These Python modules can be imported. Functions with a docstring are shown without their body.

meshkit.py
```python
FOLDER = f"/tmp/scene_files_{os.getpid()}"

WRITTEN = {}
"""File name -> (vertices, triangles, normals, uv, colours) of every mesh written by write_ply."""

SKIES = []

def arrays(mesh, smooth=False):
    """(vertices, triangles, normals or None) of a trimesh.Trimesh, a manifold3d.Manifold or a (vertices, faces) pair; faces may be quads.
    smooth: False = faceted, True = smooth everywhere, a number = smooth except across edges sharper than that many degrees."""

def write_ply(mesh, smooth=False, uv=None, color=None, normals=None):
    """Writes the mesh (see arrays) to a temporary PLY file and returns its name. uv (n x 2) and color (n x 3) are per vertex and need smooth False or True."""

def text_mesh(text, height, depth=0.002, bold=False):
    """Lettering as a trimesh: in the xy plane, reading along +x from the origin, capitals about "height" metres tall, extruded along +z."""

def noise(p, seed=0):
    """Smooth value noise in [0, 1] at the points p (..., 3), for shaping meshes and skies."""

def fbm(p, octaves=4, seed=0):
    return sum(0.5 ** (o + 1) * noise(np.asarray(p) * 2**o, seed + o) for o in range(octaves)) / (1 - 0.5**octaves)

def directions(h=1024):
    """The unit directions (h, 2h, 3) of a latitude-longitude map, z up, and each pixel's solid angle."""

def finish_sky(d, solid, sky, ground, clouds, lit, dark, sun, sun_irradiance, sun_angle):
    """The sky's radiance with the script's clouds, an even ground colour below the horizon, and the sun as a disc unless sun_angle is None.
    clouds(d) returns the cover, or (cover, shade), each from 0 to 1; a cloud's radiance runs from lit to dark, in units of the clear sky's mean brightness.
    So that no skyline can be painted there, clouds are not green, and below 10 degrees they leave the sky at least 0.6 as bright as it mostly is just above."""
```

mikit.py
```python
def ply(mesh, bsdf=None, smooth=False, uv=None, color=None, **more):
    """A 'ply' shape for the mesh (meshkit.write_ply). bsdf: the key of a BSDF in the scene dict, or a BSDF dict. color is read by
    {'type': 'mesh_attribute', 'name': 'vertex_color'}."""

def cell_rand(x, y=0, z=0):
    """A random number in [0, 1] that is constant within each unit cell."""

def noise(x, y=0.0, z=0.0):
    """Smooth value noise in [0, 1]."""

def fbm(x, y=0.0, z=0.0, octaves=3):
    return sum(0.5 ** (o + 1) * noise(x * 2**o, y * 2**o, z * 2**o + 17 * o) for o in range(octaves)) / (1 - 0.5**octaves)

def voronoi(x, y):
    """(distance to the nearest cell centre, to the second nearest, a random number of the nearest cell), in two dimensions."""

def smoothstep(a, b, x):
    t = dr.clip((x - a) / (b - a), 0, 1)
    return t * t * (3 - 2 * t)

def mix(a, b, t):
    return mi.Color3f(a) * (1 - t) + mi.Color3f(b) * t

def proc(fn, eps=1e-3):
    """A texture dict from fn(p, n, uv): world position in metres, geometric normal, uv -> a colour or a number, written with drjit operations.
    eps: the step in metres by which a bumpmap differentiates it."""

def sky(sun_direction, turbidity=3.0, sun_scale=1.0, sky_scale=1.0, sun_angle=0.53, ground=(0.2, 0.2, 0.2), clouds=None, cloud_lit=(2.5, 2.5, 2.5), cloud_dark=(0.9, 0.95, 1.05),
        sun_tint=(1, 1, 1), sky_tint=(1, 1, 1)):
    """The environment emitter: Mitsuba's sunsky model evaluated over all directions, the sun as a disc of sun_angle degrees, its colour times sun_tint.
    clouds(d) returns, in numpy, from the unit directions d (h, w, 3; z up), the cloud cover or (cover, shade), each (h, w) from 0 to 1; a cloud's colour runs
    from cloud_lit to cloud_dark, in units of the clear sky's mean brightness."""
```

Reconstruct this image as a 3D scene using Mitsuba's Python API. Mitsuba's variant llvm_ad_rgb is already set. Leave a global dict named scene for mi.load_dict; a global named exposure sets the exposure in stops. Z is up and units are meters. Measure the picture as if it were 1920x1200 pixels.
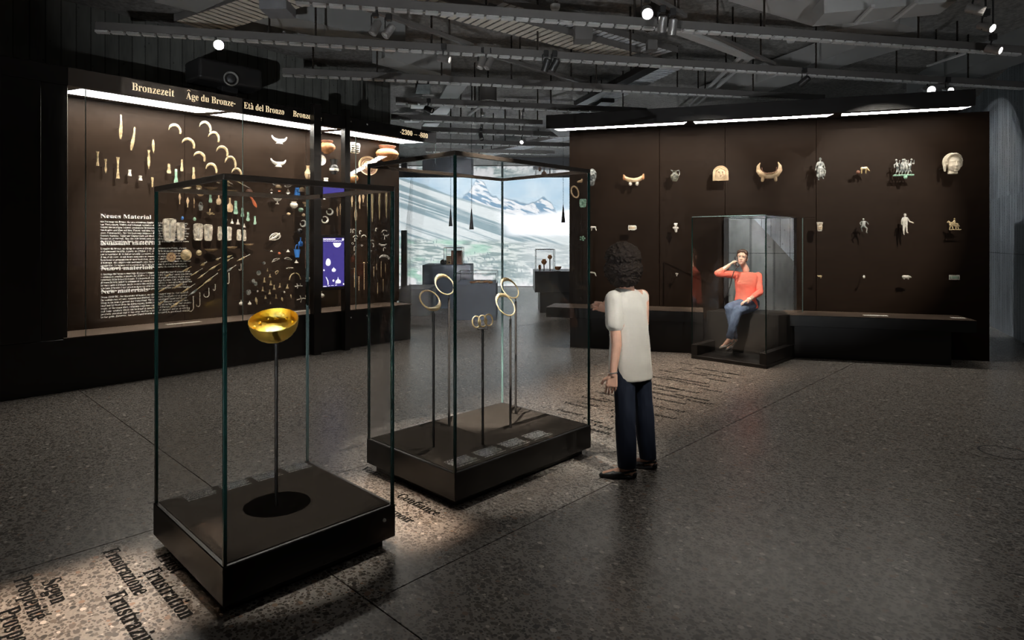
import math, glob, random
import numpy as np, trimesh, drjit as dr, mitsuba as mi, mikit, meshkit
import manifold3d as m3
from shapely.geometry import Polygon, box as sbox
from shapely import union_all, affinity, box as vbox
T = mi.ScalarTransform4f
random.seed(7); RNG = np.random.RandomState(7)
scene, labels = {}, {}
FPX, CX, HY, EYE = 1150.0, 960.0, 452.0, 1.65

# ---------------------------------------------------------------- camera, lights, exposure
exposure = 0.0
scene['camera'] = {'type': 'perspective', 'fov': math.degrees(2 * math.atan(960 / FPX)), 'fov_axis': 'x', 'near_clip': 0.05, 'far_clip': 100,
                   'to_world': T().look_at([0, 0, EYE], [0, 10, EYE], [0, 0, 1]), 'principal_point_offset_x': 0.0, 'principal_point_offset_y': (600 - HY) / 1200}
STRIP_L, STRIP_R, SCREEN_W = 24.0, 20.0, 1.1
def rgb(*c): return {'type': 'rgb', 'value': [float(x) for x in (c if len(c) == 3 else c * 3)]}
def spot(key, pos, target, power, cut=20, beam=None, tint=(1, .93, .82), weight=1.0):
    scene[key] = {'type': 'spot', 'intensity': rgb(*[power * t for t in tint]), 'cutoff_angle': float(cut), 'sampling_weight': float(weight), 'beam_width': float(beam if beam else cut * .75),
                  'to_world': T().look_at([float(v) for v in pos], [float(v) for v in target], [0.1, .9, .1])}
U = np.array([.6930, .7209, 0.]); V = np.array([-.7209, .6930, 0.]); ZUP = np.array([0, 0, 1.])
LX = np.array([.6587, .7524, 0.]); LN = np.array([.7524, -.6587, 0.]); LO = np.array([-4.765, 6.85, 0.])
RX = np.array([.957, -.290, 0.]); RN = np.array([-.290, -.957, 0.]); RO = np.array([3.28, 8.77, 0.])
CEIL = 4.7
# framed warm spots on the floor lettering, display spots, and added fill spots without fixtures
WASH_FILL = [((1.8, 1.4, 4.1), (1.9, 2.6, 0), 1.5, 46), ((3.8, 4.2, 4.1), (3.6, 5.0, 0), 1.9, 46), ((5.6, 5.2, 4.1), (5.8, 6.2, 0), 1.2, 42), ((-1.2, 6.6, 4.1), (-1.3, 7.4, 0), 1.1, 40), ((.6, 4.6, 4.1), (.9, 5.4, 0), 1.2, 40)]  # invisible fill spots added to lift the floor, no lamps modelled for them
for i, (p, t, w, c) in enumerate(WASH_FILL): spot(f'wash_fill_{i}', p, t, w, c, c * .5, (1, .96, .90), .6)
AIMED = [('bowl_light', (-1.36, 2.55, 4.1), (-1.30, 3.29, 1.18), 640, 2.0, 3), ('bowl_deck_light', (-1.31, 3.22, 4.1), (-1.31, 3.36, .2), 120, 10.5, 1.4), ('ring_light', (-.45, 3.1, 4.1), (-.22, 4.62, 1.25), 800, 8, 3), ('deck_light', (-.30, 4.55, 4.1), (-.25, 4.75, .2), 120, 16, 1.4),
         ('visitor_light', (2.3, 2.2, 4.1), (.86, 4.42, 1.15), 60, 10, 3), ('seat_light', (1.6, 6.0, 4.1), (3.25, 8.8, 1.0), 190, 9.5, 3),
         ('niche_light', (4.5, 9.9, 3.3), (4.75, 11.3, 1.6), 80, 45, 1.5), ('idol_light', (3.0, 5.4, 4.1), (2.6, 9.6, 2.0), 62, 17, 3), ('idol_light_b', (4.6, 5.0, 4.1), (5.0, 8.9, 2.0), 62, 18, 3),  # niche: unseen spot added to brighten the concrete behind the booth
         ('case_light', (-1.9, 4.7, 4.1), (-4.2, 7.8, 1.9), 105, 15, 3), ('case_light_b', (-.8, 6.3, 4.1), (-2.9, 9.4, 1.9), 80, 15, 3), ('header_light', (-1.4, 5.2, 4.0), (-4.25, 7.45, 3.43), 34, 7, .6),
         ('wall_light', (6.4, 11.0, 4.25), (9.3, 11.8, 1.9), 42, 40, .8), ('up_light', (-1.5, -1.2, .4), (-.6, 7.0, 4.7), 78, 30, 1.2), ('up_light_b', (2.6, -1.2, .4), (3.2, 7.0, 4.7), 46, 30, 1), ('table_light', (-1.2, 9.8, 3.9), (-.9, 13.6, .8), 60, 24, .8), ('far_light', (-.5, 14.5, .4), (-.5, 15.5, 4.7), 55, 60, 1)]  # unseen fill spots added to brighten right wall, ceiling, far tables, far ceiling
for k, p, t, w, c, q in AIMED: spot(k, p, t, w, c, c * .7, (.94, .97, 1.0) if k[:3] in ('up_', 'far', 'wal', 'nic', 'tab') else (1, .93, .82), q)
FRAMED = [((-1.66, .53), 1.6, .46, 125), ((1.13, .42), .22, .56, 125), ((5.2, 1.0), 1.95, .85, 50)]   # framed lamps over the floor lettering: (u, v) from the front case's corner, half sizes, intensity

# ---------------------------------------------------------------- helpers
def ray(px, py): return np.array([(px - CX) / FPX, 1.0, -(py - HY) / FPX])
EYEP = np.array([0, 0, EYE])
def at_z(px, py, z):
    d = ray(px, py); return EYEP + d * ((z - EYE) / d[2])
def at_y(px, py, y): return EYEP + ray(px, py) * y
def at_plane(px, py, o, n):
    d = ray(px, py); return EYEP + d * (np.dot(o - EYEP, n) / np.dot(d, n))
def floor_pt(px, py): return at_z(px, py, 0)
_used = {}
def numbered(name):
    k = _used.get(name, 0); _used[name] = k + 1
    return name if k == 0 else f'{name}_{k:03d}'
def add(name, mesh, mat, parent=None, label=None, cat=None, group=None, kind=None, smooth=False, **kw):
    key = numbered(parent + '__' + name if parent else name)
    scene[key] = mikit.ply(mesh, mat, smooth=smooth, **kw)
    d = {}
    if label: d['label'] = label
    if cat: d['category'] = cat
    if group: d['group'] = group
    if kind: d['kind'] = kind
    if d: labels[key] = d
    return key
def thing(name, label, cat, group=None, kind=None):
    key = numbered(name); labels[key] = {'label': label, 'category': cat}
    if group: labels[key]['group'] = group
    if kind: labels[key]['kind'] = kind
    return key
def cat_(*ms): return trimesh.util.concatenate([m for m in ms if m is not None])
def obb(o, ax, ay, s0, s1, d0, d1, z0, z1, c=0.004, az=ZUP):
    """chamfered box spanned by ax, ay and az from o"""
    lo, hi = np.array([s0, d0, z0], float), np.array([s1, d1, z1], float)
    c = min(c, .2 * float(np.min(hi - lo)))
    pts = []
    for i in (0, 1):
        for j in (0, 1):
            for k in (0, 1):
                p = np.array([(lo, hi)[i][0], (lo, hi)[j][1], (lo, hi)[k][2]]); inn = np.array([1 - 2 * i, 1 - 2 * j, 1 - 2 * k]) * c
                if c <= 0: pts.append(p)
                else:
                    for a in range(3):
                        q = p + inn; q[a] = p[a]; pts.append(q)
    pts = np.array(pts)
    m = trimesh.convex.convex_hull(np.asarray(o) + pts[:, :1] * ax + pts[:, 1:2] * ay + pts[:, 2:] * az)
    return m
EX, EY = np.array([1., 0, 0]), np.array([0, 1., 0])
def bx(x0, x1, y0, y1, z0, z1, c=0.004): return obb([0, 0, 0], EX, EY, x0, x1, y0, y1, z0, z1, c)
def quad(a, b, c, d): return trimesh.Trimesh([a, b, c, d], [[0, 1, 2], [0, 2, 3]], process=False)
def frame(o, ax, az, n):
    m = np.eye(4); m[:3, 0], m[:3, 1], m[:3, 2], m[:3, 3] = ax, az, n, o
    return m
def sweep(pts, rad, n=8, flat=None, up=None, closed=False):
    """tube through pts; rad: radius or (in-plane half-width, half-thickness) per point"""
    P = np.asarray(pts, float); N = len(P)
    R = np.asarray(rad, float)
    if R.ndim == 0: R = np.full((N, 2), float(R))
    elif R.ndim == 1 and len(R) == N: R = np.stack([R, R if flat is None else np.full(N, flat)], 1)
    tg = np.gradient(P, axis=0) if not closed else np.roll(P, -1, 0) - np.roll(P, 1, 0)
    tg /= np.maximum(np.linalg.norm(tg, axis=1, keepdims=True), 1e-9)
    if up is None:
        up = np.array([0, 0, 1.]) if abs(tg[:, 2]).mean() < .8 else np.array([0, 1., .1])
    a = np.cross(np.broadcast_to(up, tg.shape), tg); l = np.linalg.norm(a, axis=1, keepdims=True)
    a = np.where(l > 1e-4, a / np.maximum(l, 1e-9), np.array([1., 0, 0])); b = np.cross(tg, a)
    th = np.arange(n) * 2 * np.pi / n
    v = P[:, None] + R[:, None, :1] * np.cos(th)[None, :, None] * a[:, None] + R[:, None, 1:] * np.sin(th)[None, :, None] * b[:, None]
    v = v.reshape(-1, 3); f = []
    for i in range(N if closed else N - 1):
        j = (i + 1) % N
        for k in range(n):
            q = (k + 1) % n
            f += [[i * n + k, i * n + q, j * n + q], [i * n + k, j * n + q, j * n + k]]
    if not closed:
        c0, c1 = len(v), len(v) + 1
        v = np.vstack([v, P[0], P[-1]])
        for k in range(n):
            q = (k + 1) % n
            f += [[c0, q, k], [c1, (N - 1) * n + k, (N - 1) * n + q]]
    return trimesh.Trimesh(v, f, process=False)
def rod(a, b, r, n=8): return sweep([a, b], r, n)
def lathe(prof, n=24, axis='y'):
    """profile (r, h) turned about the local y axis"""
    p = np.asarray(prof, float); th = np.arange(n) * 2 * np.pi / n
    v = np.stack([p[:, :1] * np.cos(th), np.repeat(p[:, 1:], n, 1), p[:, :1] * np.sin(th)], -1).reshape(-1, 3)
    f = []
    for i in range(len(p) - 1):
        for k in range(n):
            q = (k + 1) % n
            f += [[i * n + k, (i + 1) * n + q, i * n + q], [i * n + k, (i + 1) * n + k, (i + 1) * n + q]]
    m = trimesh.Trimesh(v, f, process=False)
    if axis == 'z': m.apply_transform(np.array([[1, 0, 0, 0], [0, 0, -1, 0], [0, 1, 0, 0], [0, 0, 0, 1.]]))
    return m
def extr(poly, d): return cat_(*[trimesh.creation.extrude_polygon(g, d, engine='earcut') for g in getattr(poly, 'geoms', [poly])])
def man(mesh): return m3.Manifold(m3.Mesh(np.asarray(mesh.vertices, np.float32), np.asarray(mesh.faces, np.uint32)))
def unman(m):
    q = m.to_mesh(); return trimesh.Trimesh(q.vert_properties[:, :3], q.tri_verts, process=False)
def ball(c, r, seg=16):
    s = m3.Manifold.sphere(1.0, seg)
    r = np.broadcast_to(np.asarray(r, float), 3)
    return s.scale([float(x) for x in r]).translate([float(x) for x in c])
def bone(a, ra, b, rb, seg=16): return m3.Manifold.batch_hull([ball(a, ra, seg), ball(b, rb, seg)])
def chain(pts, rads, seg=16): return [bone(pts[i], rads[i], pts[i + 1], rads[i + 1], seg) for i in range(len(pts) - 1)]
def fuse(parts, edge=None, it=12, weld=True):
    m = m3.Manifold.batch_boolean(parts, m3.OpType.Add)
    if edge: m = m.refine_to_length(edge)
    t = unman(m); t.merge_vertices()
    if it: trimesh.smoothing.filter_taubin(t, iterations=it)
    return t

# ---------------------------------------------------------------- lettering
_fs = glob.glob('/opt/blender-*/*/datafiles/fonts/NotoSansMath*.woff2')[0]
_glyph = {}
ACC = {'é': 'e/', 'è': 'e\\', 'à': 'a\\', 'ù': 'u\\', 'â': 'a^', 'Â': 'A^', 'ü': 'u:', 'ä': 'a:', 'ö': 'o:', 'É': 'E/', 'ì': 'i\\', 'ê': 'e^', 'ò': 'o\\'}
def glyph(ch, bold, res=64):
    k = (ch, bold, res)
    if k in _glyph: return _glyph[k]
    from PIL import Image, ImageDraw, ImageFont
    c = ch
    if bold:
        if 'A' <= ch <= 'Z': c = chr(0x1D400 + ord(ch) - 65)
        elif 'a' <= ch <= 'z': c = chr(0x1D41A + ord(ch) - 97)
        elif '0' <= ch <= '9': c = chr(0x1D7CE + ord(ch) - 48)
    f = ImageFont.truetype(_fs, res)
    adv = f.getlength(c); x0, y0, x1, y1 = f.getbbox(c, anchor='ls')
    im = Image.new('L', (max(1, int(x1 - x0)) + 8, max(1, int(y1 - y0)) + 8))
    ImageDraw.Draw(im).text((4 - x0, 4 - y0), c, 255, f, anchor='ls')
    on = np.pad(np.asarray(im) > 110, ((0, 0), (1, 1))).astype(np.int8)
    r, s = np.nonzero(np.diff(on, axis=1) == 1); e = np.nonzero(np.diff(on, axis=1) == -1)[1]
    if len(r) == 0: g = None
    else:
        g = union_all(vbox(s, -r - 1, e, -r)).buffer(.6).buffer(-.6).simplify(.7 if res > 40 else .5)
        g = affinity.affine_transform(g, [1 / res, 0, 0, 1 / res, (-4 + x0) / res, (4 - y0) / res])
    _glyph[k] = (g, adv / res); return _glyph[k]
def text_poly(s, cap, bold=True, res=64, stretch=1.0):
    """flat polygons of the words along +x, capitals about cap tall"""
    k = cap / .70; x = 0; out = []
    for ch in s:
        base, mark = (ACC[ch][0], ACC[ch][1]) if ch in ACC else (ch, '')
        if ch == ' ': x += .26 * k * stretch; continue
        if ch in '—–': out.append(sbox(x + .05 * k, .22 * k, x + .65 * k, .27 * k)); x += .7 * k; continue
        if ch == '·': out.append(sbox(x + .05 * k, .24 * k, x + .17 * k, .36 * k)); x += .22 * k; continue
        if ch == '-' : out.append(sbox(x + .04 * k, .22 * k, x + .26 * k, .31 * k)); x += .3 * k; continue
        g, adv = glyph(base, bold, res)
        if g is None: x += .26 * k * stretch; continue
        out.append(affinity.affine_transform(g, [k * stretch, 0, 0, k, x, 0]))
        if mark:
            h = (.80 if base.isupper() else .56) * k; c = x + adv * k * stretch / 2; w = .05 * k
            if mark == '/': out.append(Polygon([(c - w, h), (c + w, h), (c + 3 * w, h + .15 * k), (c + w, h + .15 * k)]))
            if mark == '\\': out.append(Polygon([(c - w, h), (c + w, h), (c - w, h + .15 * k), (c - 3 * w, h + .15 * k)]))
            if mark == '^': out.append(Polygon([(c - 3.4 * w, h), (c - 1.8 * w, h), (c, h + .09 * k), (c + 1.8 * w, h), (c + 3.4 * w, h), (c + .8 * w, h + .15 * k), (c - .8 * w, h + .15 * k)]))
            if mark == ':': out += [sbox(c - 3 * w, h, c - w, h + .1 * k), sbox(c + w, h, c + 3 * w, h + .1 * k)]
        x += adv * k * stretch
    return out, x
def flat_mesh(polys, thick=0.0015):
    vs, fs, n = [], [], 0
    for p in polys:
        for g in getattr(p, 'geoms', [p]):
            if g.is_empty or g.area <= 0: continue
            v, f = trimesh.creation.triangulate_polygon(g, engine='earcut')
            vs.append(np.column_stack([v, np.full(len(v), thick)])); f = np.asarray(f)
            a, b, c = v[f[:, 0]], v[f[:, 1]], v[f[:, 2]]
            cr = (b[:, 0] - a[:, 0]) * (c[:, 1] - a[:, 1]) - (b[:, 1] - a[:, 1]) * (c[:, 0] - a[:, 0])
            f = np.where((cr < 0)[:, None], f[:, ::-1], f)
            fs.append(f + n); n += len(v)
    return trimesh.Trimesh(np.vstack(vs), np.vstack(fs), process=False)
def solid_text(s, cap, depth, bold=True, stretch=1.0, res=64):
    ps, w = text_poly(s, cap, bold, res, stretch)
    return cat_(*[extr(p, depth) for p in ps if not p.is_empty]), w

# ---------------------------------------------------------------- materials
def plain(name, col, rough=.5, metal=0., spec=.5, clear=0., two=True, **kw):
    b = {'type': 'principled', 'base_color': col if isinstance(col, dict) else rgb(*col), 'roughness': rough, 'metallic': float(metal), 'specular': spec, **kw}
    if clear: b['clearcoat'] = clear; b['clearcoat_gloss'] = .8
    scene[name] = {'type': 'twosided', 'bsdf': b} if two else b
    return name
def C(*c): return mi.Color3f(*c)
def terrazzo(p, n, uv):
    w = mikit.noise(p.x * 3, p.y * 3) * .25
    a, b = p.x * .693 + p.y * .721, -p.x * .721 + p.y * .693
    col = mikit.mix(C(.20, .185, .17), C(.27, .245, .22), mikit.noise(p.x * 160, p.y * 160))
    for k, (sc, thr, off) in enumerate(((78., .40, 3.), (42., .36, 11.), (23., .29, 29.))):
        d1, d2, r = mikit.voronoi(a * sc + w + off, b * sc * .8 - w + off)
        edge = mikit.smoothstep(thr + .06, thr - .02, d1 * (.75 + .8 * mikit.noise(r * 37., 1.5)))
        has = dr.select(r > (.48, .52, .66)[k], mi.Float(1), mi.Float(0))
        q = mikit.noise(r * 91.7, 4.2)
        st = mikit.mix(C(.030, .028, .026), C(.125, .102, .084), q)
        st = dr.select(r > .984, C(.5, .46, .42), st)
        st = dr.select((r > .955) & (r <= .97), C(.2, .13, .09), st)
        col = mikit.mix(col, st, edge * has)
    return col
plain('terrazzo', mikit.proc(terrazzo), .31, spec=.42)
plain('groove', (.02, .02, .02), .7)
def concrete(hx, hy, base):
    def fn(p, n, uv):
        a = p.x * hx + p.y * hy
        cell = dr.floor(a / .16)
        t = mikit.cell_rand(cell, dr.floor(p.z / 2.45 + .23 * 0), 3)
        seam = mikit.smoothstep(.012, .004, dr.abs(a / .16 - cell - .5) * 0 + dr.minimum(a - cell * .16, (cell + 1) * .16 - a))
        hs = mikit.smoothstep(.012, .004, dr.abs(p.z - 1.43))
        f = mikit.fbm(a * 9, p.z * 2.2, 1, 4); g = mikit.noise(a * 60, p.z * 9)
        v = .72 + .3 * t + .5 * (f - .5) + .12 * (g - .5)
        dot = mikit.voronoi(a * 3.1, p.z * 2.3)[0]
        v = v * (1 - .5 * seam) * (1 - .5 * hs) * (1 - .35 * mikit.smoothstep(.045, .02, dot))
        return C(*base) * v
    return fn
plain('concrete_left', mikit.proc(concrete(.6587, .7524, (.165, .17, .155))), .8, spec=.2)
plain('concrete_right', mikit.proc(concrete(.45, .89, (.20, .215, .225))), .8, spec=.2)
plain('concrete_back', mikit.proc(concrete(.957, -.29, (.25, .285, .305))), .8, spec=.2)
plain('ceiling_plaster', mikit.proc(lambda p, n, uv: C(.185, .18, .17) * (.6 + .8 * mikit.fbm(p.x * 26, p.y * 26, p.z * 20, 3))), .9, spec=.1)
plain('beam_paint', (.22, .225, .22), .7, spec=.3)
plain('beam_light', (.34, .34, .33), .6, spec=.3)
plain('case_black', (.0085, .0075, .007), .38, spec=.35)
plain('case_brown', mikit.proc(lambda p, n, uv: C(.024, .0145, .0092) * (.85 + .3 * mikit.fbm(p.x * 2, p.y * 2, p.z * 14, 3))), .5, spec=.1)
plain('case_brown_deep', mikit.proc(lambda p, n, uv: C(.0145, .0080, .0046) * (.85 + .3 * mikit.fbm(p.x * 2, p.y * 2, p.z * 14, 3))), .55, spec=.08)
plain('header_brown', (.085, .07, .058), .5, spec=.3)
plain('wall_white', (.6, .6, .58), .8, spec=.2)
plain('shelf_brown', (.075, .054, .040), .45, spec=.3)
plain('booth_black', (.013, .011, .0095), .4, spec=.35)
plain('vitrine_black', (.005, .0045, .0042), .3, spec=.3)
plain('vitrine_top', (.0085, .0072, .0062), .5, spec=.0)
plain('letter_cream', (.74, .62, .44), .6)
plain('letter_white', (.86, .85, .80), .6)
plain('stone_card', (.33, .30, .25), .7)
plain('letter_black', (.004, .004, .004), .6, spec=.1)
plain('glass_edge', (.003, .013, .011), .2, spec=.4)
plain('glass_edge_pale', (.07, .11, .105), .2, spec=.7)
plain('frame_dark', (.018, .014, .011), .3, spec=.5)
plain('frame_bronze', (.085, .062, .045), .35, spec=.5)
scene['glass'] = {'type': 'thindielectric', 'int_ior': 1.5, 'ext_ior': 1.0}
plain('table_blue', (.19, .215, .25), .6)
plain('grey_paint', (.16, .165, .175), .5)
plain('lamp_off', (.6, .6, .58), .4)

def emit(key, mesh, rad, uv=None):
    k = key
    scene[k]['emitter'] = {'type': 'area', 'radiance': rad if isinstance(rad, dict) else rgb(*rad)}
# ---------------------------------------------------------------- the setting
def structure(name, mesh, mat, parent=None, **kw): return add(name, mesh, mat, parent, kind=None if parent else 'structure', **kw)
# floor: big slabs of terrazzo with saw-cut joints
labels['floor'] = {'label': 'dark polished terrazzo floor of the gallery', 'kind': 'structure'}
so = np.array([-.9, 3.046, 0.])
def slab(u0, u1, v0, v1): return obb(so, U, V, u0 + .0025, u1 - .0025, v0 + .0025, v1 - .0025, -.08, 0, .0015)
us, vs_ = [-14, -7.5, -3.4, .9, 5.2, 9.5, 14, 19, 26], [-22, -16, -10.5, -5.0, 0, 1.02, 6.2, 11.4, 16.5, 22]
us = [-13.0, -8.7, -4.3, 0.0, 4.3, 8.6, 12.9, 17.2, 25]
vs_ = [-18, -12.9, -8.6, -4.3, -.35, 1.15, 5.4, 9.7, 14, 19]
# joints run along v through (620,1075)-(750,1200): u=0; along u behind the bowl case
for i in range(len(us) - 1):
    for j in range(len(vs_) - 1):
        c = so + U * (us[i] + us[i + 1]) / 2 + V * (vs_[j] + vs_[j + 1]) / 2
        if -14 < c[0] < 16 and -9 < c[1] < 26: add('slab', slab(us[i], us[i + 1], vs_[j], vs_[j + 1]), 'terrazzo', 'floor')
add('joint_bed', bx(-17, 19, -12, 29, -.12, -.03), 'groove', 'floor')
structure('ceiling', bx(-11, 13, -7, 24, CEIL, CEIL + .2, 0), 'ceiling_plaster', label='rough dark grey sprayed concrete ceiling')
structure('wall_front', bx(-11, 13, -7.2, -7, 0, CEIL, 0), 'concrete_left', label='concrete wall behind the viewer')
structure('wall_west', bx(-11.2, -11, -7, 24, 0, CEIL, 0), 'concrete_left', label='concrete side wall of the gallery')
structure('wall_east', bx(13, 13.2, -7, 24, 0, CEIL, 0), 'concrete_left', label='concrete side wall of the gallery')
structure('wall_back', bx(-11, 13, 22.4, 22.6, 0, CEIL, 0), 'grey_paint', label='far end wall of the gallery')
structure('wall_left', obb(LO, LX, -LN, -9, 5.217, 1.3, 1.6, 0, CEIL, .0), 'concrete_left', label='dark board-marked concrete wall behind the left showcase')
wr = np.array([9.34, 12.0, 0]); wd = np.array([-1.05, -2.07, 0]) / math.hypot(1.05, 2.07); wn = np.array([wd[1], -wd[0], 0])
structure('wall_right', obb(wr, wd, -wn if wn[0] < 0 else wn, -7, 9, 0, .3, 0, CEIL, 0), 'concrete_right', label='pale board-marked concrete wall right of the brown showcase')
# concrete seen through the booth's opening
structure('wall_niche', obb(np.array([4.2, 11.4, 0]), RX, -RN, -1.2, 3.5, 0, .3, 0, 2.9, 0), 'concrete_back', label='blue-grey board-marked concrete wall seen through the glass booth')
structure('trim_niche', obb(np.array([4.2, 11.4, 0]), RX, RN, 0, 3.5, 0, .03, 0, .0301, 0), 'case_black')
tri = Polygon([(-.9, .0), (1.75, .0), (1.55, .55), (.0, 2.35), (-.9, 2.35)])  # diagonal shadow on the wall, built as a darker slab
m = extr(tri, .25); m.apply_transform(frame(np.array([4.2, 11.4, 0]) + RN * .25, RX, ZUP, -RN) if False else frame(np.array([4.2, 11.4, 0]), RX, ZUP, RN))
structure('wall_ramp', m, 'concrete_left', label='dark concrete slab standing in for the diagonal shadow behind the booth')

# projected winter landscape on a screen wall at the far end
def landscape(p, n, uv):
    x, z = p.x, p.z
    X = (x + 4.1) / 6.2                      # 0..1 across the visible width
    H = z / 3.95
    sky = mikit.mix(C(.34, .58, .78), C(.78, .89, .95), mikit.fbm(x * 1.3, z * 2.6, 3, 4))
    ridge1 = .80 + .09 * mikit.noise(x * 2.1 + 3, 7.) + .035 * mikit.noise(x * 7., 2.) - .16 * mikit.smoothstep(.55, 1.0, X) * (1 - .75 * mikit.smoothstep(.10, .0, dr.abs(X - .845)))
    ridge1 = ridge1 + .11 * mikit.smoothstep(.07, .0, dr.abs(X - .47)) - .02
    streak = mikit.fbm(x * 2.2 - z * 3.2, z * 14 + x * 6.5, 5, 4)
    peak = mikit.mix(C(.22, .38, .54), C(.92, .95, .98), mikit.smoothstep(.40, .58, streak))
    col = mikit.mix(sky, peak, mikit.smoothstep(-.004, .004, ridge1 - H))
    line1 = mikit.smoothstep(.010, .003, dr.abs(ridge1 - H)); col = mikit.mix(col, C(.25, .36, .45), line1 * .7)
    slope = .97 - .50 * X + .05 * mikit.noise(x * .9, 3.)       # left flank falling to the right
    st2 = mikit.fbm((x * .55 + z * 1.2) * 1.5, (z + x * .33) * 9, 9, 4)
    flank = mikit.mix(C(.30, .42, .47), C(.80, .87, .88), mikit.smoothstep(.36, .55, st2))
    col = mikit.mix(col, flank, mikit.smoothstep(-.01, .01, slope - H))
    snowr = mikit.smoothstep(.0, .06, (.74 - .06 * mikit.noise(x * 1.4, 1.)) - H) * mikit.smoothstep(.55, .66, X + .25 * (H - .6)) * mikit.smoothstep(.44, .50, H)
    col = mikit.mix(col, C(1.25, 1.28, 1.32), snowr * .95)
    low = mikit.smoothstep(.47 - .05 * X, .43 - .05 * X, H + .02 * mikit.noise(x * 3, 5.))
    st3 = mikit.fbm(x * 3, z * 17 + x * 1.2, 2, 4); gr = mikit.fbm(x * 26, z * 9 + x * 9, 8, 3)
    meadow = mikit.mix(C(.32, .42, .42), C(.78, .85, .82), mikit.smoothstep(.38, .60, st3))
    meadow = mikit.mix(meadow, C(.42, .74, .58), mikit.smoothstep(.5, .7, mikit.fbm(x * .9, z * 3, 4, 3)) * .7 * mikit.smoothstep(.75, .45, X))
    tuft = mikit.smoothstep(.62, .72, gr) * mikit.smoothstep(.42, .55, mikit.noise(x * 1.5, z * 3.5))
    meadow = mikit.mix(meadow, C(.22, .32, .36), tuft * .8)
    meadow = mikit.mix(meadow, C(.90, .94, .97), mikit.smoothstep(.62, .80, X) * .45)
    col = mikit.mix(col, meadow, low)
    rock = mikit.smoothstep(.20, .14, H) * mikit.smoothstep(.45, .6, mikit.fbm(x * 2.5, z * 4, 6, 3))
    col = mikit.mix(col, C(.96, .97, .98), rock)
    col = mikit.mix(col, C(.35, .43, .46), mikit.smoothstep(.56, .64, mikit.fbm(x * 14, z * 10 + x * 4, 3, 3)) * mikit.smoothstep(.30, .2, H) * .5)
    fine = mikit.noise(x * 30 + z * 10, z * 60 + x * 22)
    col = col * (.93 + .14 * fine)
    return col * SCREEN_W
sc = thing('projection_screen', 'large screen at the far end with a projected drawing of snowy mountains', 'screen')
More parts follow.
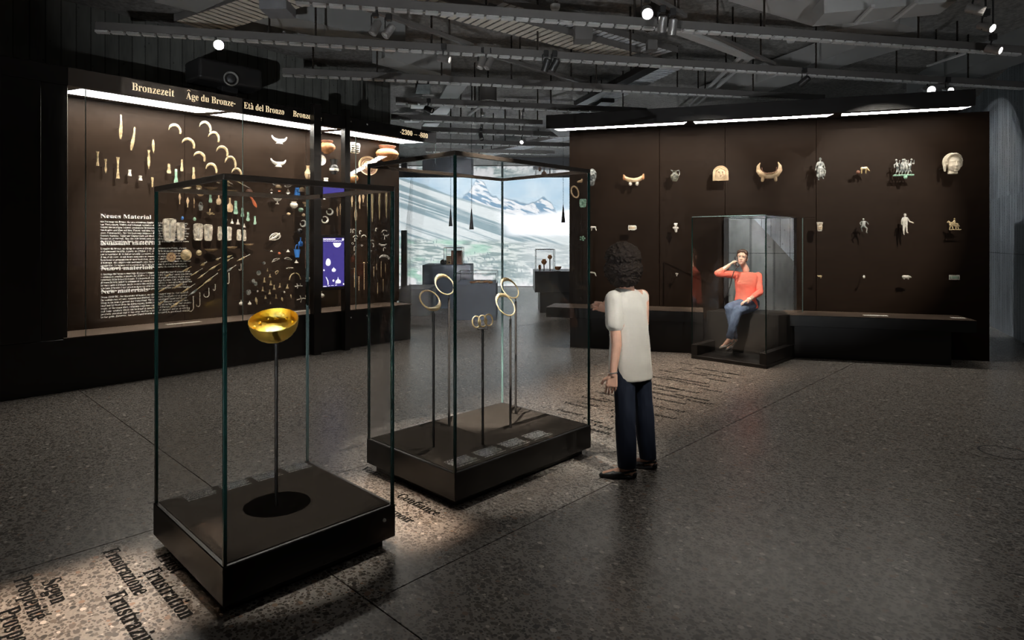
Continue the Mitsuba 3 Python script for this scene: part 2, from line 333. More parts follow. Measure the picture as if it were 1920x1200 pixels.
sv = np.array([[-6.4, 22.2, .02], [3.6, 22.2, .02], [3.6, 22.2, 3.95], [-6.4, 22.2, 3.95]])
k = add('image', trimesh.Trimesh(sv, [[0, 1, 2], [0, 2, 3]], process=False), 'lamp_off', sc, uv=np.array([[0, 0], [1, 0], [1, 1], [0, 1.]]), label='projected winter mountain landscape')
scene[k]['emitter'] = {'type': 'area', 'radiance': mikit.proc(landscape), 'sampling_weight': 1.5}
add('backing', bx(-6.5, 3.7, 22.21, 22.39, 0, 4.0), 'grey_paint', sc)

# ---------------------------------------------------------------- left showcase
lc = thing('wall_showcase', 'long black glazed showcase headed Bronzezeit along the left wall', 'showcase')
def lbox(s0, s1, d0, d1, z0, z1, c=.004): return obb(LO, LX, -LN, s0, s1, d0, d1, z0, z1, c)   # d: depth behind the glass front
add('base', lbox(-4.2, 4.64, 0, .62, 0, .575), 'case_black', lc)
add('shelf', lbox(-.2, 4.66, -.005, .6, .575, .59, .002), 'shelf_brown', lc)
add('back_panel', lbox(-.2, 1.27, .6, .66, .59, 3.36, .002), 'case_brown', lc)
add('back_panel', lbox(1.275, 3.05, .6, .66, .59, 3.36, .002), 'case_brown', lc)
add('back_panel', lbox(3.055, 4.87, .6, .66, .59, 3.36, .002), 'case_brown', lc)
add('back_body', lbox(-4.2, 4.87, .66, .9, 0, 3.56), 'case_black', lc)
for a, b in ((-4.2, -2.6), (-2.595, -1.3), (-1.295, -.40), (-.395, -.16)): add('door_panel', lbox(a, b, 0 if b < -.3 else .02, .6, .575, 3.36), 'case_black', lc)
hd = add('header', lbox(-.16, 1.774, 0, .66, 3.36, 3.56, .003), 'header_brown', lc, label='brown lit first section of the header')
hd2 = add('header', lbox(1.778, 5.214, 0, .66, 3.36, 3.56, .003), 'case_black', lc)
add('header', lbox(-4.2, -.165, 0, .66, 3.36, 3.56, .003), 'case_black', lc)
for a, b in ((-.05, 1.55), (1.63, 3.25), (3.36, 4.95)):
    q = [LO + LX * s - LN * d + ZUP * 3.352 for s, d in ((a + .02, .04), (b, .04), (b - .18, .42), (a - .1, .42))]
    lk = add('light_strip', quad(*q), 'lamp_off', lc, label='bright white light strip')
    nz = trimesh.Trimesh(q, [[0, 1, 2]], process=False).face_normals[0][2]
    if nz > 0: scene[lk] = mikit.ply(quad(*q[::-1]), 'lamp_off')
    scene[lk]['emitter'] = {'type': 'area', 'radiance': rgb(STRIP_L, STRIP_L * .95, STRIP_L * .86), 'sampling_weight': 2.5}
def gl(name, a, b, c, d, parent): return add(name, quad(a, b, c, d), 'glass', parent)
for a, b in ((-.155, 0), (.004, 1.775), (1.779, 3.55), (3.554, 4.64)):
    z0 = .592
    gl('pane', *[LO + LX * s + ZUP * z for s, z in ((a, z0), (b, z0), (b, 3.358), (a, 3.358))], lc)
gl('end_pane', *[LO + LX * s - LN * d + ZUP * z for s, d, z in ((4.64, 0, .592), (4.86, .6, .592), (5.2, .6, 3.358), (5.2, 0, 3.358))], lc)
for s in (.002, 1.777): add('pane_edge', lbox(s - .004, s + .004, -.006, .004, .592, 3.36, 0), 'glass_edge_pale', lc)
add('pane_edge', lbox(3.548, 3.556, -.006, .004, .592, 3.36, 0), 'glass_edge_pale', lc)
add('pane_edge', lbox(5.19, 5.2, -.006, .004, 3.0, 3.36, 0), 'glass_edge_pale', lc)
def ls(px):   # distance along the left front under picture column px
    c = at_plane(px, 300, LO, LN); return float((c - LO) @ LX)
for px0, px1, txt, cap, par in ((247, 327, 'Bronzezeit', .092, hd), (349, 441, 'Âge du Bronze·', .088, hd), (457, 533, 'Età del Bronzo', .088, hd2), (549, 603, 'Bronze Age', .085, hd2), (750, 801, '-2300 — -800', .080, hd2)):
    _, w1 = text_poly(txt, cap); s0, s1 = ls(px0), ls(px1)
    m, w = solid_text(txt, cap, .002, stretch=(s1 - s0) / w1)
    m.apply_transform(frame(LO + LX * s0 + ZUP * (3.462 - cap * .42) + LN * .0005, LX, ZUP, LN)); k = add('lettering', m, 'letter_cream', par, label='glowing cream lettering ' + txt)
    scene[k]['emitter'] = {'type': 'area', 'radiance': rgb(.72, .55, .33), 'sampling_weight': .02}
# two posts with a blue touch screen before the case
st = thing('screen_post_frame', 'pair of tall black posts carrying a blue touch screen before the left showcase', 'display stand')
for a, b in ((2.757, 2.875), (3.275, 3.368)): add('post', lbox(a, b, -.13, -.015, 0, 3.64), 'case_black', st)
add('screen_case', lbox(2.875, 3.275, -.12, -.03, .93, 1.74), 'case_black', st)
add('screen_case', lbox(2.875, 3.275, -.12, -.03, 2.31, 2.48), 'case_black', st)
plain('screen_glass', (.01, .01, .02), .2)
def lpt(s, z, d): return LO + LX * s - LN * d + ZUP * z
def lscreen(s0, s1, z0, z1, col, d=-.123, name='touch_screen'):
    kk = add(name, quad(*[lpt(s, z, d) for s, z in ((s0, z0), (s1, z0), (s1, z1), (s0, z1))]), 'screen_glass', st, label='glowing blue screen' if name == 'touch_screen' else None)
    scene[kk]['emitter'] = {'type': 'area', 'radiance': rgb(*col), 'sampling_weight': .3}
lscreen(2.905, 3.262, .975, 1.70, (.075, .055, .33)); lscreen(2.905, 3.262, 2.335, 2.46, (.07, .08, .42))
ic = []
def egg(cx, cy, rx, ry, top=1.0):
    t = np.linspace(0, 2 * np.pi, 28, endpoint=False); y = np.sin(t); return Polygon(np.stack([cx + rx * np.cos(t) * (1 - .18 * y * top), cy + ry * y], 1))
W_, H_ = .357, .725
ic += [egg(.085, .365, .042, .055), egg(.178, .245, .036, .028, 0), Polygon([(.165, .262), (.178, .292), (.19, .262)]), egg(.015, .25, .014, .014, 0), egg(.172, .09, .016, .018, 0),
       Polygon([(.205, .045), (.21, .085), (.24, .105), (.25, .145), (.262, .105), (.297, .085), (.30, .045)]), Polygon([(.04, .15), (.055, .15), (.09, .09), (.092, .03), (.075, .03), (.07, .085)])]
t = np.linspace(math.pi * 1.02, math.pi * 1.98, 20)
ic += [Polygon(np.stack([.235 + .07 * np.cos(t), .655 + .075 * np.sin(t)], 1)), sbox(0, .695, .205, .712), sbox(0, .672, .32, .680), egg(.335, .70, .018, .02, 0), sbox(.0, .006, .06, .018), sbox(.075, .012, .12, .02), sbox(.135, .014, .18, .022), sbox(.197, .016, .235, .026), egg(.345, .03, .013, .014, 0)]
m = flat_mesh(ic, .001); m.apply_transform(frame(lpt(2.905, .975, -.1235), LX, ZUP, LN))
kk = add('screen_icons', m, 'letter_white', st, label='white object silhouettes on the screen'); scene[kk]['emitter'] = {'type': 'area', 'radiance': rgb(.95, .95, 1.1), 'sampling_weight': .02}
for s in (3.45, 3.75): 
    for zz in (3.48, .46): add('screw_cap', lbox(s, s + .022, -.012, 0, zz, zz + .022, .003), 'lamp_off', lc)

# text panel on the glass
BLOCKS = [('Neues Material', (188, 400.5), ['Die Nutzung von Bronze, der neu erfundenen Kupfer-Zinn-Legierung, für die Herstellung', 'von Werkzeugen, Waffen und Schmuck verändert ab 2200 v. Chr. die Lebensweise der', 'Gebiet der heutigen Schweiz ansässigen Bevölkerungsgruppen. Der notwendige Import', 'von Kupfer und Zinn auf dem Wasser- und dem Landweg begünstigt die Entwicklung', 'eines Fernhandels. Die Verbreitung religiöser Bräuche und reicht nun bis in weite', 'Gebiete Europas. Nicht nur Gegenstände mit direktem Nutzen- und Symbolgehalt von', 'Bronze ist so wertvoll, dass das edle Metall auch als Zahlungsmittel und als Opfer in', 'die Götter Verwendung findet. Der neue Reichtum wird allerdings zugleich zu einem', 'führt zu Konflikten.']),
          ('Nouveau matériau', (188.5, 451.5), ["L'emploi du bronze, un alliage de cuivre et d'étain, pour la fabrication d'outils, d'armes", "et d'ornements modifie, à partir de 2200 av. J.-C., le mode de vie des populations établies", 'sur le territoire de la Suisse actuelle. Le cuivre et l étain sont transportés par voies', "d'eau et de terre, ce qui donne naissance au commerce à longue distance et échanges", 'favorisent la propagation de nouveaux rites, on trouve ainsi dans différentes régions', "d'Europe, des objets aux messages sont liés à des symboles solaires et célestes", 'semblables. Le bronze est si précieux qu il sert également de moyen de paiement ou', 'comme offrande. La nouvelle richesse est toutefois source de conflits et de guerre.']),
          ('Nuovi materiali', (189, 499.5), ["L'impiego del bronzo, una lega di rame e stagno, per la produzione di utensili, armi", 'e ornamenti cambia, a partire dal 2200 a. C., il modo di vita dei gruppi umani stanziati sul', 'territorio della Svizzera attuale. Il trasporto di rame e di stagno attraverso via d acqua e', 'di terra facilita infatti lo sviluppo di un commercio a lunga distanza. Così, la diffusione', 'in vaste aree d Europa, anche a certe idee religiose, insieme: le immagini dei rituali sole', 'e la luna. Il bronzo è così prezioso da essere utilizzato anche come mezzo di pagamento e', 'come offerta votiva. La nuova ricchezza porta però invece a guerre violente.']),
          ('New materials', (189, 543), ['From 2200 BC, the discovery of bronze, an alloy of copper and tin, that enabled', 'the manufacture of tools, weapons and jewellery, transformed the lifestyle of the groups', 'living in the area of present-day Switzerland. The transportation of copper and tin over', 'land and by water from far-flung regions facilitated the development of long-distance', 'trade. At the same time, religious traditions and ideas of similar kinds and symbols', 'and lunar symbols which can be found in many parts of Europe. Bronze became a', 'precious material that it was also used as a means of payment and as an offering', 'to the gods. However, the new found wealth also resulted in greed and conflict.'])]
for title, (px, py), lines in BLOCKS:
    tp = thing('text_panel', f'white printed text block headed {title} on the left showcase panel', 'text panel')
    o = at_plane(px, py, LO - LN * .594, LN)
    m, w = solid_text(title, .052, .0006, stretch=1.15, res=40); m.apply_transform(frame(o - ZUP * .052, LX, ZUP, LN)); add('heading', m, 'letter_white', tp)
    polys = []
    for i, ln in enumerate(lines):
        ps, w = text_poly(ln, .0225, True, 20, 1.0); sx = 1.06 / w * (.93 + .07 * random.random()) if i < len(lines) - 1 or len(lines) < 9 else 1.0 / w * .25
        polys += [affinity.affine_transform(p, [sx, 0, 0, 1, 0, -.107 - i * .0345]) for p in ps]
    m = flat_mesh(polys, 0.0005); m.apply_transform(frame(o, LX, ZUP, LN)); add('body_text', m, 'letter_white', tp)

# ---------------------------------------------------------------- right showcase
rc = thing('niche_showcase', 'long dark brown wall showcase with light strips on the right', 'showcase')
def rbox(s0, s1, d0, d1, z0, z1, c=.004): return obb(RO, RX, -RN, s0, s1, d0, d1, z0, z1, c)
SA, SB = -.2, .81
add('fascia', rbox(-2.87, 2.85, 0, .04, 3.41, 3.62), 'case_black', rc)
add('canopy', rbox(-2.87, 2.85, .04, .9, 3.43, 3.62), 'case_black', rc)
for a, b in ((-2.62, -1.18), (-1.175, SA)): add('back_panel', rbox(a, b, .6, .66, .45, 3.43, .002), 'case_brown_deep', rc)
add('back_panel', rbox(SA + .005, 1.07, .6, .66, 2.0, 3.43, .002), 'case_brown_deep', rc)
add('back_panel', rbox(SB, 1.07, .6, .66, .45, 1.998, .002), 'case_brown_deep', rc)
add('back_panel', rbox(1.075, 3.23, .6, .66, .0, 3.43, .002), 'case_brown_deep', rc)
add('back_body', rbox(-2.62, SA, .66, .9, 0, 3.43), 'case_black', rc); add('back_body', rbox(SB, 3.23, .66, .9, 0, 3.43), 'case_black', rc); add('back_body', rbox(SA, SB, .66, .9, 2.0, 3.43), 'case_black', rc)
for a, b in ((-2.87, -.52), (.62, 2.86)):
    add('bench', rbox(a, b, 0, .6, .46, .612), 'case_black', rc); add('bench_top', rbox(a, b, .0, .6, .612, .62, .002), 'shelf_brown', rc)
add('plinth', rbox(-2.5, -.52, .05, .6, 0, .46), 'case_black', rc); add('plinth', rbox(.62, 2.62, .12, .6, 0, .46), 'case_black', rc)
add('end_pane', rbox(3.225, 3.235, .0, .6, .0, 3.43, 0), 'glass', rc) if False else None
for a, b in ((-2.75, -.75), (-.66, 1.2), (1.3, 2.82)):
    q = [RO + RX * s - RN * d + ZUP * z for s, d, z in ((a, .05, 3.405), (a + .03, .24, 3.405), (b - .05, .24, 3.405), (b, .05, 3.405))]
    if trimesh.Trimesh(q, [[0, 1, 2]], process=False).face_normals[0][2] > 0: q = q[::-1]
    lk = add('light_strip', quad(*q), 'lamp_off', rc, label='bright white light strip')
    scene[lk]['emitter'] = {'type': 'area', 'radiance': rgb(STRIP_R, STRIP_R * .94, STRIP_R * .85), 'sampling_weight': 2.5}
for px, w in ((1642, .30), (1797, .16)):
    o = at_z(px, 592 if px < 1700 else 596.5, .622)
    c = add('label_card', obb(o, RX, -RN, -w / 2, w / 2, -.03, .05, 0, .004, .001), 'letter_white', None, label='long white label card lying on the right bench' if px < 1700 else 'short white label card near the right end of the bench', cat='label card')

# ---------------------------------------------------------------- free-standing vitrines
def vitrine(label, N, lu, lv, top, fascia_z=(.05, .225)):
    t = thing('vitrine', label, 'display case'); N = np.array([*N, 0.])
    def b(u0, u1, v0, v1, z0, z1, c=.004): return obb(N, U, V, u0, u1, v0, v1, z0, z1, c)
    add('plinth', b(.05, lu - .05, .05, lv - .05, 0, fascia_z[0], 0), 'case_black', t)
    add('base', b(0, lu, 0, lv, *fascia_z), 'vitrine_black', t)
    zt = fascia_z[1]
    add('deck', b(.022, lu - .022, .022, lv - .022, zt, zt + .004, .001), 'vitrine_top', t)
    g = .012
    P = [N + U * a + V * c for a, c in ((g, g), (lu - g, g), (lu - g, lv - g), (g, lv - g))]
    for i in range(4):
        a, c = P[i], P[(i + 1) % 4]
        gl('pane', a + ZUP * zt, c + ZUP * zt, c + ZUP * top, a + ZUP * top, t)
    gl('top_pane', *[p + ZUP * top for p in P], t)
    for i, p in enumerate(P):
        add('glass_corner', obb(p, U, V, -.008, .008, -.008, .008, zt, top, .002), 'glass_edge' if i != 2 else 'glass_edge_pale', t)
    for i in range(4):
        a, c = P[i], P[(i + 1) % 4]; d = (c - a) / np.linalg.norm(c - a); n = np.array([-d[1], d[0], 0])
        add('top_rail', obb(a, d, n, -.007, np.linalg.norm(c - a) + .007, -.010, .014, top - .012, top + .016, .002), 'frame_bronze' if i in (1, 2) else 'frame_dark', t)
    return t, N
v1, N1 = vitrine('tall glass display case on a black base holding the gold bowl', (-1.26, 2.674), .906, .964, 1.93)
v2, N2 = vitrine('larger glass display case on a black base holding gold rings', (-.35, 3.755), 1.39, .97, 2.19)
add('lock', lathe([(0, -.004), (.009, -.004), (.009, .004), (0, .004)], 16, 'z').apply_transform(frame(at_plane(720, 975, N1, V) + V * -.004, U, ZUP, -V)), 'lamp_off', v1, label='small round steel lock')
def caption(parent, o, ax, ay, n, w, rows, ch=.0085):
    for i in range(n):
        polys = []; rnd = random.Random(i + rows)
        words = ['Goldene Schale', 'gold bowl', 'coupe en or', 'coppa in oro', 'Altstetten', 'um 1100', 'v. Chr.', 'age du', 'Depot', 'found in', 'ca. 1000 BC', 'ritual', 'offering', 'or repousse', 'Gold', 'oro', 'bronze']
        for r in range(rows):
            s = ''
            while len(s) < 34: s += rnd.choice(words) + ' '
            ps, tw = text_poly(s, ch, True, 20); k = w * (.86 + .14 * rnd.random() if r not in (0, rows - 1) else .95) / tw
            polys += [affinity.affine_transform(p, [k, 0, 0, 1, i * w * 1.16, -r * ch * (1.62 if 0 < r < rows - 1 else 1.8) - (ch * .6 if r > 0 else 0)]) for p in ps]
        m = flat_mesh(polys, .0008); m.apply_transform(frame(o, ax, ay, ZUP)); add('caption', m, 'letter_white', parent, label='white caption text')
zt = .2292
caption(v1, N1 + U * .135 + V * .925 + ZUP * zt, U, V, 4, .165, 6, .0098)
caption(v2, N2 + U * .07 + V * .05 + ZUP * zt, U, V, 0, .17, 6) if False else None
caption(v2, N2 + U * .07 + V * .185 + ZUP * zt, U, V, 4, .21, 8, .0095)

# ---------------------------------------------------------------- glass booth with a seat
bo = thing('glass_booth', 'glass listening booth with a black seat box before the brown showcase', 'booth')
NB = np.array([3.278, 7.904, 0.]); lv_, lu_ = 1.05, 1.377
def bb(u0, u1, v0, v1, z0, z1, c=.004): return obb(NB, U, V, u0, u1, v0, v1, z0, z1, c)
add('platform', bb(0, 1.0, 0, lv_, .0, .05), 'booth_black', bo)
add('curb', bb(0, 1.0, 0, .09, .05, .20), 'booth_black', bo); add('curb', bb(0, .7, lv_ - .09, lv_, .05, .20), 'booth_black', bo)
seat_poly = Polygon([(2.87, 9.04), (3.70, 8.52), (3.93, 8.6), (4.28, 9.02), (3.2, 9.36)])
m = extr(seat_poly, .57); m.apply_translation([0, 0, .05]); add('seat_box', m, 'booth_black', bo)
BP = [NB + U * a + V * c for a, c in ((.01, .01), (lu_ - .02, .01), (1.05, lv_ - .01), (.01, lv_ - .01))]
for i, j, z0 in ((0, 1, .2), (2, 3, .2), (3, 0, .2)):
    a, c = BP[i], BP[j]; gl('pane', a + ZUP * z0, c + ZUP * z0, c + ZUP * 1.985, a + ZUP * 1.985, bo)
gl('top_pane', *[p + ZUP * 1.985 for p in BP], bo)
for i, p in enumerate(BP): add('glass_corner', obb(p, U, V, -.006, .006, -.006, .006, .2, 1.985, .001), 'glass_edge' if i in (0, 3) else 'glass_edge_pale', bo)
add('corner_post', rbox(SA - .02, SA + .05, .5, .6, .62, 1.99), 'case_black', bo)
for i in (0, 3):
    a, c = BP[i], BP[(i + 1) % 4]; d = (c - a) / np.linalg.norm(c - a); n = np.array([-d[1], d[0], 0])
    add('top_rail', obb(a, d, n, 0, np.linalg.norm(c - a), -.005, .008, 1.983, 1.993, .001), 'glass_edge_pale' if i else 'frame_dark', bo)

# ---------------------------------------------------------------- words set into the floor
def word(txt, px, py, cap=.072, stretch=1.0):
    ps, w = text_poly(txt, cap, True, 48, stretch)
    ps = [q.buffer(cap * .016, quad_segs=2) for q in ps]
    m = flat_mesh(ps, .0012); p = floor_pt(px, py); m.apply_transform(frame(p, -V, U, ZUP)); add('word', m, 'letter_black', 'floor')
for a in (('Frust', 292, 1043, .074), ('Frustration', 267, 1073, .078), ('Frustrazione', 192, 1035, .074), ('Frustraziun', 197, 1118, .080), ('Segen', 77, 1092, .074), ('Prospérité', 25, 1088, .074), ('Prosperità', -4, 1148, .078),
          ('Vertrauen', 676, 879, .062), ('Confiance', 741, 931, .066), ('Espoir', 715, 955, .066)): word(a[0], a[1], a[2], a[3])
WORDS = [('Tugend', 1040, 768), ('Vertu', 1088, 785), ('Virtù', 1108, 797), ('Ehrlichkeit', 1062, 795), ('Violenza', 1054, 755), ('Gewalt', 1078, 754), ('Violence', 1086, 744), ('Libertà', 1112, 735), ('Freiheit', 1130, 728), ('Sécurité', 1124, 748), ('Verrat', 1140, 770),
         ('Virtud', 1140, 782), ('Jugend', 1212, 775), ('Sicherheit', 1212, 705), ('Schutz', 1232, 694), ('Protection', 1215, 735), ('Protezione', 1214, 745), ('Liberté', 1222, 728), ('Confiance', 1240, 706), ('Sicurezza', 1214, 720), ('Angst', 1268, 692), ('Peur', 1272, 681), ('Paura', 1290, 700), ('Generosità', 1206, 758),
         ('Heimat', 1300, 690), ('Patrie', 1310, 700), ('Patria', 1322, 710), ('Frieden', 1335, 696), ('Paix', 1345, 706), ('Pace', 1298, 716), ('Reichtum', 1270, 716), ('Richesse', 1254, 728), ('Ricchezza', 1262, 740), ('Glaube', 1305, 728), ('Fede', 1360, 700), ('Kampf', 1284, 750)]
for t_, x_, y_ in WORDS: word(t_, x_, y_, .066)

# framed lamps that light the lettering
for i, ((u_, v_), hu, hv, I) in enumerate(FRAMED):
    c = N1 + U * u_ + V * v_; z = 4.3 if i == 2 else 4.05
    t = thing('framing_spotlight', ('framing spotlight high above the front case, out of the picture', 'framing spotlight above the gap between the cases, out of the picture', 'framing spotlight on the ceiling above the floor lettering')[i], 'spotlight')
    dz = .16; a, b_ = hu * dz / z, hv * dz / z; o = c + ZUP * z; zz = -dz
    for q in ((-.14, -a, -.14, .14), (a, .14, -.14, .14), (-a, a, -.14, -b_), (-a, a, b_, .14)): add('shutter', obb(o, U, V, q[0], q[1], q[2], q[3], zz - .002, zz + .002, 0), 'frame_dark', t)
    for q in ((-.145, -.14, -.145, .145), (.14, .145, -.145, .145), (-.14, .14, -.145, -.14), (-.14, .14, .14, .145)): add('housing', obb(o, U, V, q[0], q[1], q[2], q[3], zz, .05, 0), 'frame_dark', t)
    add('housing_top', obb(o, U, V, -.145, .145, -.145, .145, .03, .05, 0), 'frame_dark', t)
    r = .014 if i == 2 else .005; k = add('lens', quad(*[o + U * x + V * y for x, y in ((-r, -r), (-r, r), (r, r), (r, -r))]), 'letter_black', t)
    L = I / (4 * r * r); scene[k]['emitter'] = {'type': 'area', 'radiance': rgb(L, L * .77, L * .58), 'sampling_weight': 3.5}
    add('hanger_rod', rod(o + ZUP * .05, [o[0], o[1], CEIL], .012, 6), 'frame_dark', t)

c = floor_pt(1882, 848); th = np.arange(40) * 2 * np.pi / 40
add('cover_plate', lathe([(0, .0012), (.15, .0012), (.15, .0004)], 40, 'z').apply_translation(c), 'terrazzo', 'floor', label='round cover plate in the floor')
add('cover_rim', cat_(lathe([(.15, .0016), (.166, .0016)], 40, 'z'), ).apply_translation(c), 'groove', 'floor')
for px, py, w, lb in ((345, 606, .42, 'long pale label sheet lying on the left showcase shelf'), (560, 584, .26, 'short pale label sheet on the left showcase shelf behind the gold bowl')):
    o = at_z(px, py, .592); add('label_card', obb(o, LX, -LN, -w / 2, w / 2, -.04, .06, 0, .004, .001), 'stone_card', None, label=lb, cat='label card')
# ---------------------------------------------------------------- exhibits: materials
def mottled(c1, c2, sc, k=1.0): 
    return mikit.proc(lambda p, n, uv: mikit.mix(C(*c1), C(*c2), mikit.smoothstep(.3, .7, mikit.fbm(p.x * sc, p.y * sc, p.z * sc, 3))))
plain('bronze_pale', mottled((.30, .22, .11), (.66, .52, .30), 26), .45, spec=.5)
plain('bronze_dark', mottled((.06, .06, .045), (.20, .19, .14), 30), .4, spec=.6)
plain('bronze_silver', mottled((.07, .08, .075), (.42, .42, .38), 24), .4, spec=.6)
plain('patina_green', mottled((.16, .30, .20), (.42, .62, .46), 24), .6)
plain('stone_pale', mottled((.50, .43, .33), (.92, .84, .70), 30), .8, spec=.2)
plain('bone_white', mottled((.50, .46, .38), (.80, .76, .66), 20), .6)
plain('clay_orange', mottled((.28, .11, .04), (.62, .31, .13), 9), .6)
plain('clay_beige', mottled((.42, .28, .15), (.70, .52, .32), 12), .65)
plain('clay_dark', (.022, .02, .018), .4)
plain('clay_brown', (.16, .07, .04), .6)
plain('glass_blue', (.05, .22, .62), .25, spec=.6)
plain('gold', (1.0, .66, .12), .42, 1.0)
plain('gold_bright', (1.0, .78, .42), .42, 1.0)
plain('marble', mottled((.56, .48, .36), (.74, .66, .52), 5), .6)
plain('steel_pin', (.03, .028, .025), .4)
plain('amber_red', (.5, .13, .05), .4)

def nth(i): return ('first', 'second', 'third', 'fourth', 'fifth', 'sixth', 'seventh', 'eighth', 'ninth', 'tenth', 'eleventh', 'twelfth', 'thirteenth', 'fourteenth', 'fifteenth', 'sixteenth', 'seventeenth', 'eighteenth', 'nineteenth', 'twentieth')[i] if i < 20 else f'{i + 1}th'
# meshes below are written in units of one photograph pixel at the object's distance (x right, y up, z to the viewer)
def arc(r, a0, a1, n=14, ry=None):
    t = np.radians(np.linspace(a0, a1, n)); return np.stack([r * np.cos(t), (ry or r) * np.sin(t), 0 * t], 1)
def taper(n, prof): return np.interp(np.linspace(0, 1, n), np.linspace(0, 1, len(prof)), prof)
def blade(pts, ws, th=.7, n=8):
    P = np.asarray(pts, float); m = max(len(P), 14)
    t = np.linspace(0, 1, m); q = np.stack([np.interp(t, np.linspace(0, 1, len(P)), P[:, i]) for i in range(3)], 1)
    w = np.maximum(taper(m, ws), .15); return sweep(q, np.stack([w, np.minimum(th, w)], 1), n, up=np.array([0, 0, 1.]))
Zc = lambda *p: [(x, y, 0) for x, y in p]
def k_sword(h, w): return blade(Zc((0, h / 2), (w * .12, h * .2), (0, -h * .15), (-w * .1, -h / 2)), [w * .25, w * .3, w * .32, w * .5, w * .5, w * .2])
def k_leaf(h, w): return blade(Zc((0, h / 2), (0, -h / 2)), [.1, w * .35, w * .5, w * .45, w * .3, .15])
def k_spear(h, w): return blade(Zc((0, h / 2), (0, -h / 2)), [.1, w * .3, w * .5, w * .45, w * .22, w * .18, w * .22])
def k_longsword(h, w): return blade(Zc((0, h / 2), (0, -h / 2)), [w * .5, w * .5, w * .48, w * .4, w * .3, .1])
def k_dagger(h, w): return cat_(blade(Zc((0, h / 2), (0, h * .1)), [w * .5, w * .26, w * .26, w * .5], .9), blade(Zc((0, h * .12), (0, -h / 2)), [w * .5, w * .45, w * .42, w * .3, .1], .7))
def k_axe(h, w): return blade(Zc((0, h / 2), (0, -h / 2)), [w * .5, w * .32, w * .27, w * .26, w * .28, w * .4, w * .5], 1.0)
def k_flataxe(h, w): return blade(Zc((0, h / 2), (0, -h / 2)), [w * .26, w * .3, w * .3, w * .28, w * .38, w * .5, w * .42], .9)
def k_chisel(h, w): return cat_(blade(Zc((0, h / 2), (0, -h * .05)), [w * .5, w * .22, w * .22], .8), blade(Zc((0, 0), (0, -h / 2)), [w * .3, w * .5, w * .35, .1], .8))
def k_socket(h, w): return lathe([(0, h / 2), (w * .34, h / 2), (w * .4, h * .38), (w * .3, h * .2), (w * .34, -h * .1), (w * .5, -h / 2), (0, -h / 2)], 14)
def k_sickle(h, w):
    P = arc(w * .5, 172, -14, 18, h * .80); P[:, 1] -= h * .32
    return blade(P, [.3, w * .09, w * .125, w * .135, w * .125, w * .10, w * .085], .9)
def k_idol(h, w):
    P = arc(w * .5, 186, 354, 18, h * .52); P[:, 1] += h * .30
    return cat_(blade(P, [.8, h * .1, h * .17, h * .2, h * .17, h * .1, .8], 2.2), lathe([(0, -h * .2), (w * .12, -h * .2), (w * .13, -h * .34), (w * .24, -h * .5), (0, -h * .5)], 16))
def k_urn(h, w): return lathe([(0, -h / 2), (w * .17, -h / 2), (w * .2, -h * .44), (w * .38, -h * .3), (w * .49, -h * .08), (w * .5, h * .06), (w * .42, h * .22), (w * .29, h * .32), (w * .28, h * .38), (w * .36, h * .5), (w * .33, h * .5), (w * .25, h * .36), (0, h * .3)], 28)
def k_pot(h, w): return lathe([(0, -h / 2), (w * .2, -h / 2), (w * .42, -h * .3), (w * .5, 0), (w * .44, h * .26), (w * .34, h * .36), (w * .38, h * .5), (w * .35, h * .5), (w * .3, h * .36), (0, h * .3)], 24)
def k_jug(h, w): 
    hd = arc(w * .32, 80, -70, 10, h * .3); hd[:, 0] += w * .3; hd[:, 1] += h * .12
    return cat_(lathe([(0, -h / 2), (w * .22, -h / 2), (w * .42, -h * .2), (w * .4, 0), (w * .2, h * .2), (w * .18, h * .38), (w * .26, h * .5), (w * .2, h * .5), (0, h * .4)], 20), sweep(hd, .09 * w, 6, up=np.array([0, 0, 1.])))
def k_tallpot(h, w): return lathe([(0, -h / 2), (w * .25, -h / 2), (w * .5, -h * .22), (w * .46, 0), (w * .3, h * .14), (w * .34, h * .3), (w * .46, h * .5), (w * .42, h * .5), (0, h * .3)], 22)
def k_bowl(h, w): return lathe([(0, -h / 2), (w * .2, -h / 2), (w * .4, -h * .1), (w * .5, h * .45), (w * .5, h / 2), (w * .46, h * .45), (0, -h * .2)], 22)
def k_dome(h, w): return lathe([(0, h / 2), (w * .2, h * .44), (w * .38, h * .2), (w * .47, -h * .2), (w * .5, -h / 2), (w * .44, -h / 2), (0, h * .2)], 20)
def k_goblet(h, w): return lathe([(0, -h / 2), (w * .18, -h / 2), (w * .2, -h * .42), (w * .06, -h * .3), (w * .06, -h * .12), (w * .3, 0), (w * .5, h * .3), (w * .5, h / 2), (w * .44, h * .46), (0, h * .2)], 20)
def k_bell(h, w): return lathe([(0, h / 2), (w * .12, h / 2), (w * .14, h * .2), (w * .22, 0), (w * .5, -h * .44), (w * .48, -h / 2), (0, -h / 2)], 14)
def k_bulb(h, w): return lathe([(0, h / 2), (w * .1, h / 2), (w * .12, h * .2), (w * .42, 0), (w * .5, -h * .22), (w * .36, -h * .44), (0, -h / 2)], 16)
def k_disc(h, w): return lathe([(0, .35 * h * .3), (w * .1, .1 * h), (w * .14, .03 * h), (w * .3, .05 * h), (w * .33, .02 * h), (w * .46, .03 * h), (w * .5, 0), (w * .46, -.06 * h), (0, -.06 * h)], 28, 'z')
def k_boss(h, w): return lathe([(0, .30 * h), (w * .16, .27 * h), (w * .3, .17 * h), (w * .40, .05 * h), (w * .44, .06 * h), (w * .5, .02 * h), (w * .49, -.03 * h), (0, -.02 * h)], 28, 'z')
def k_ring(h, w): return sweep(arc(w * .43, 100, 420, 26, h * .43), taper(26, [w * .05, w * .1, w * .14, w * .1, w * .05]), 8, up=np.array([0, 0, 1.]))
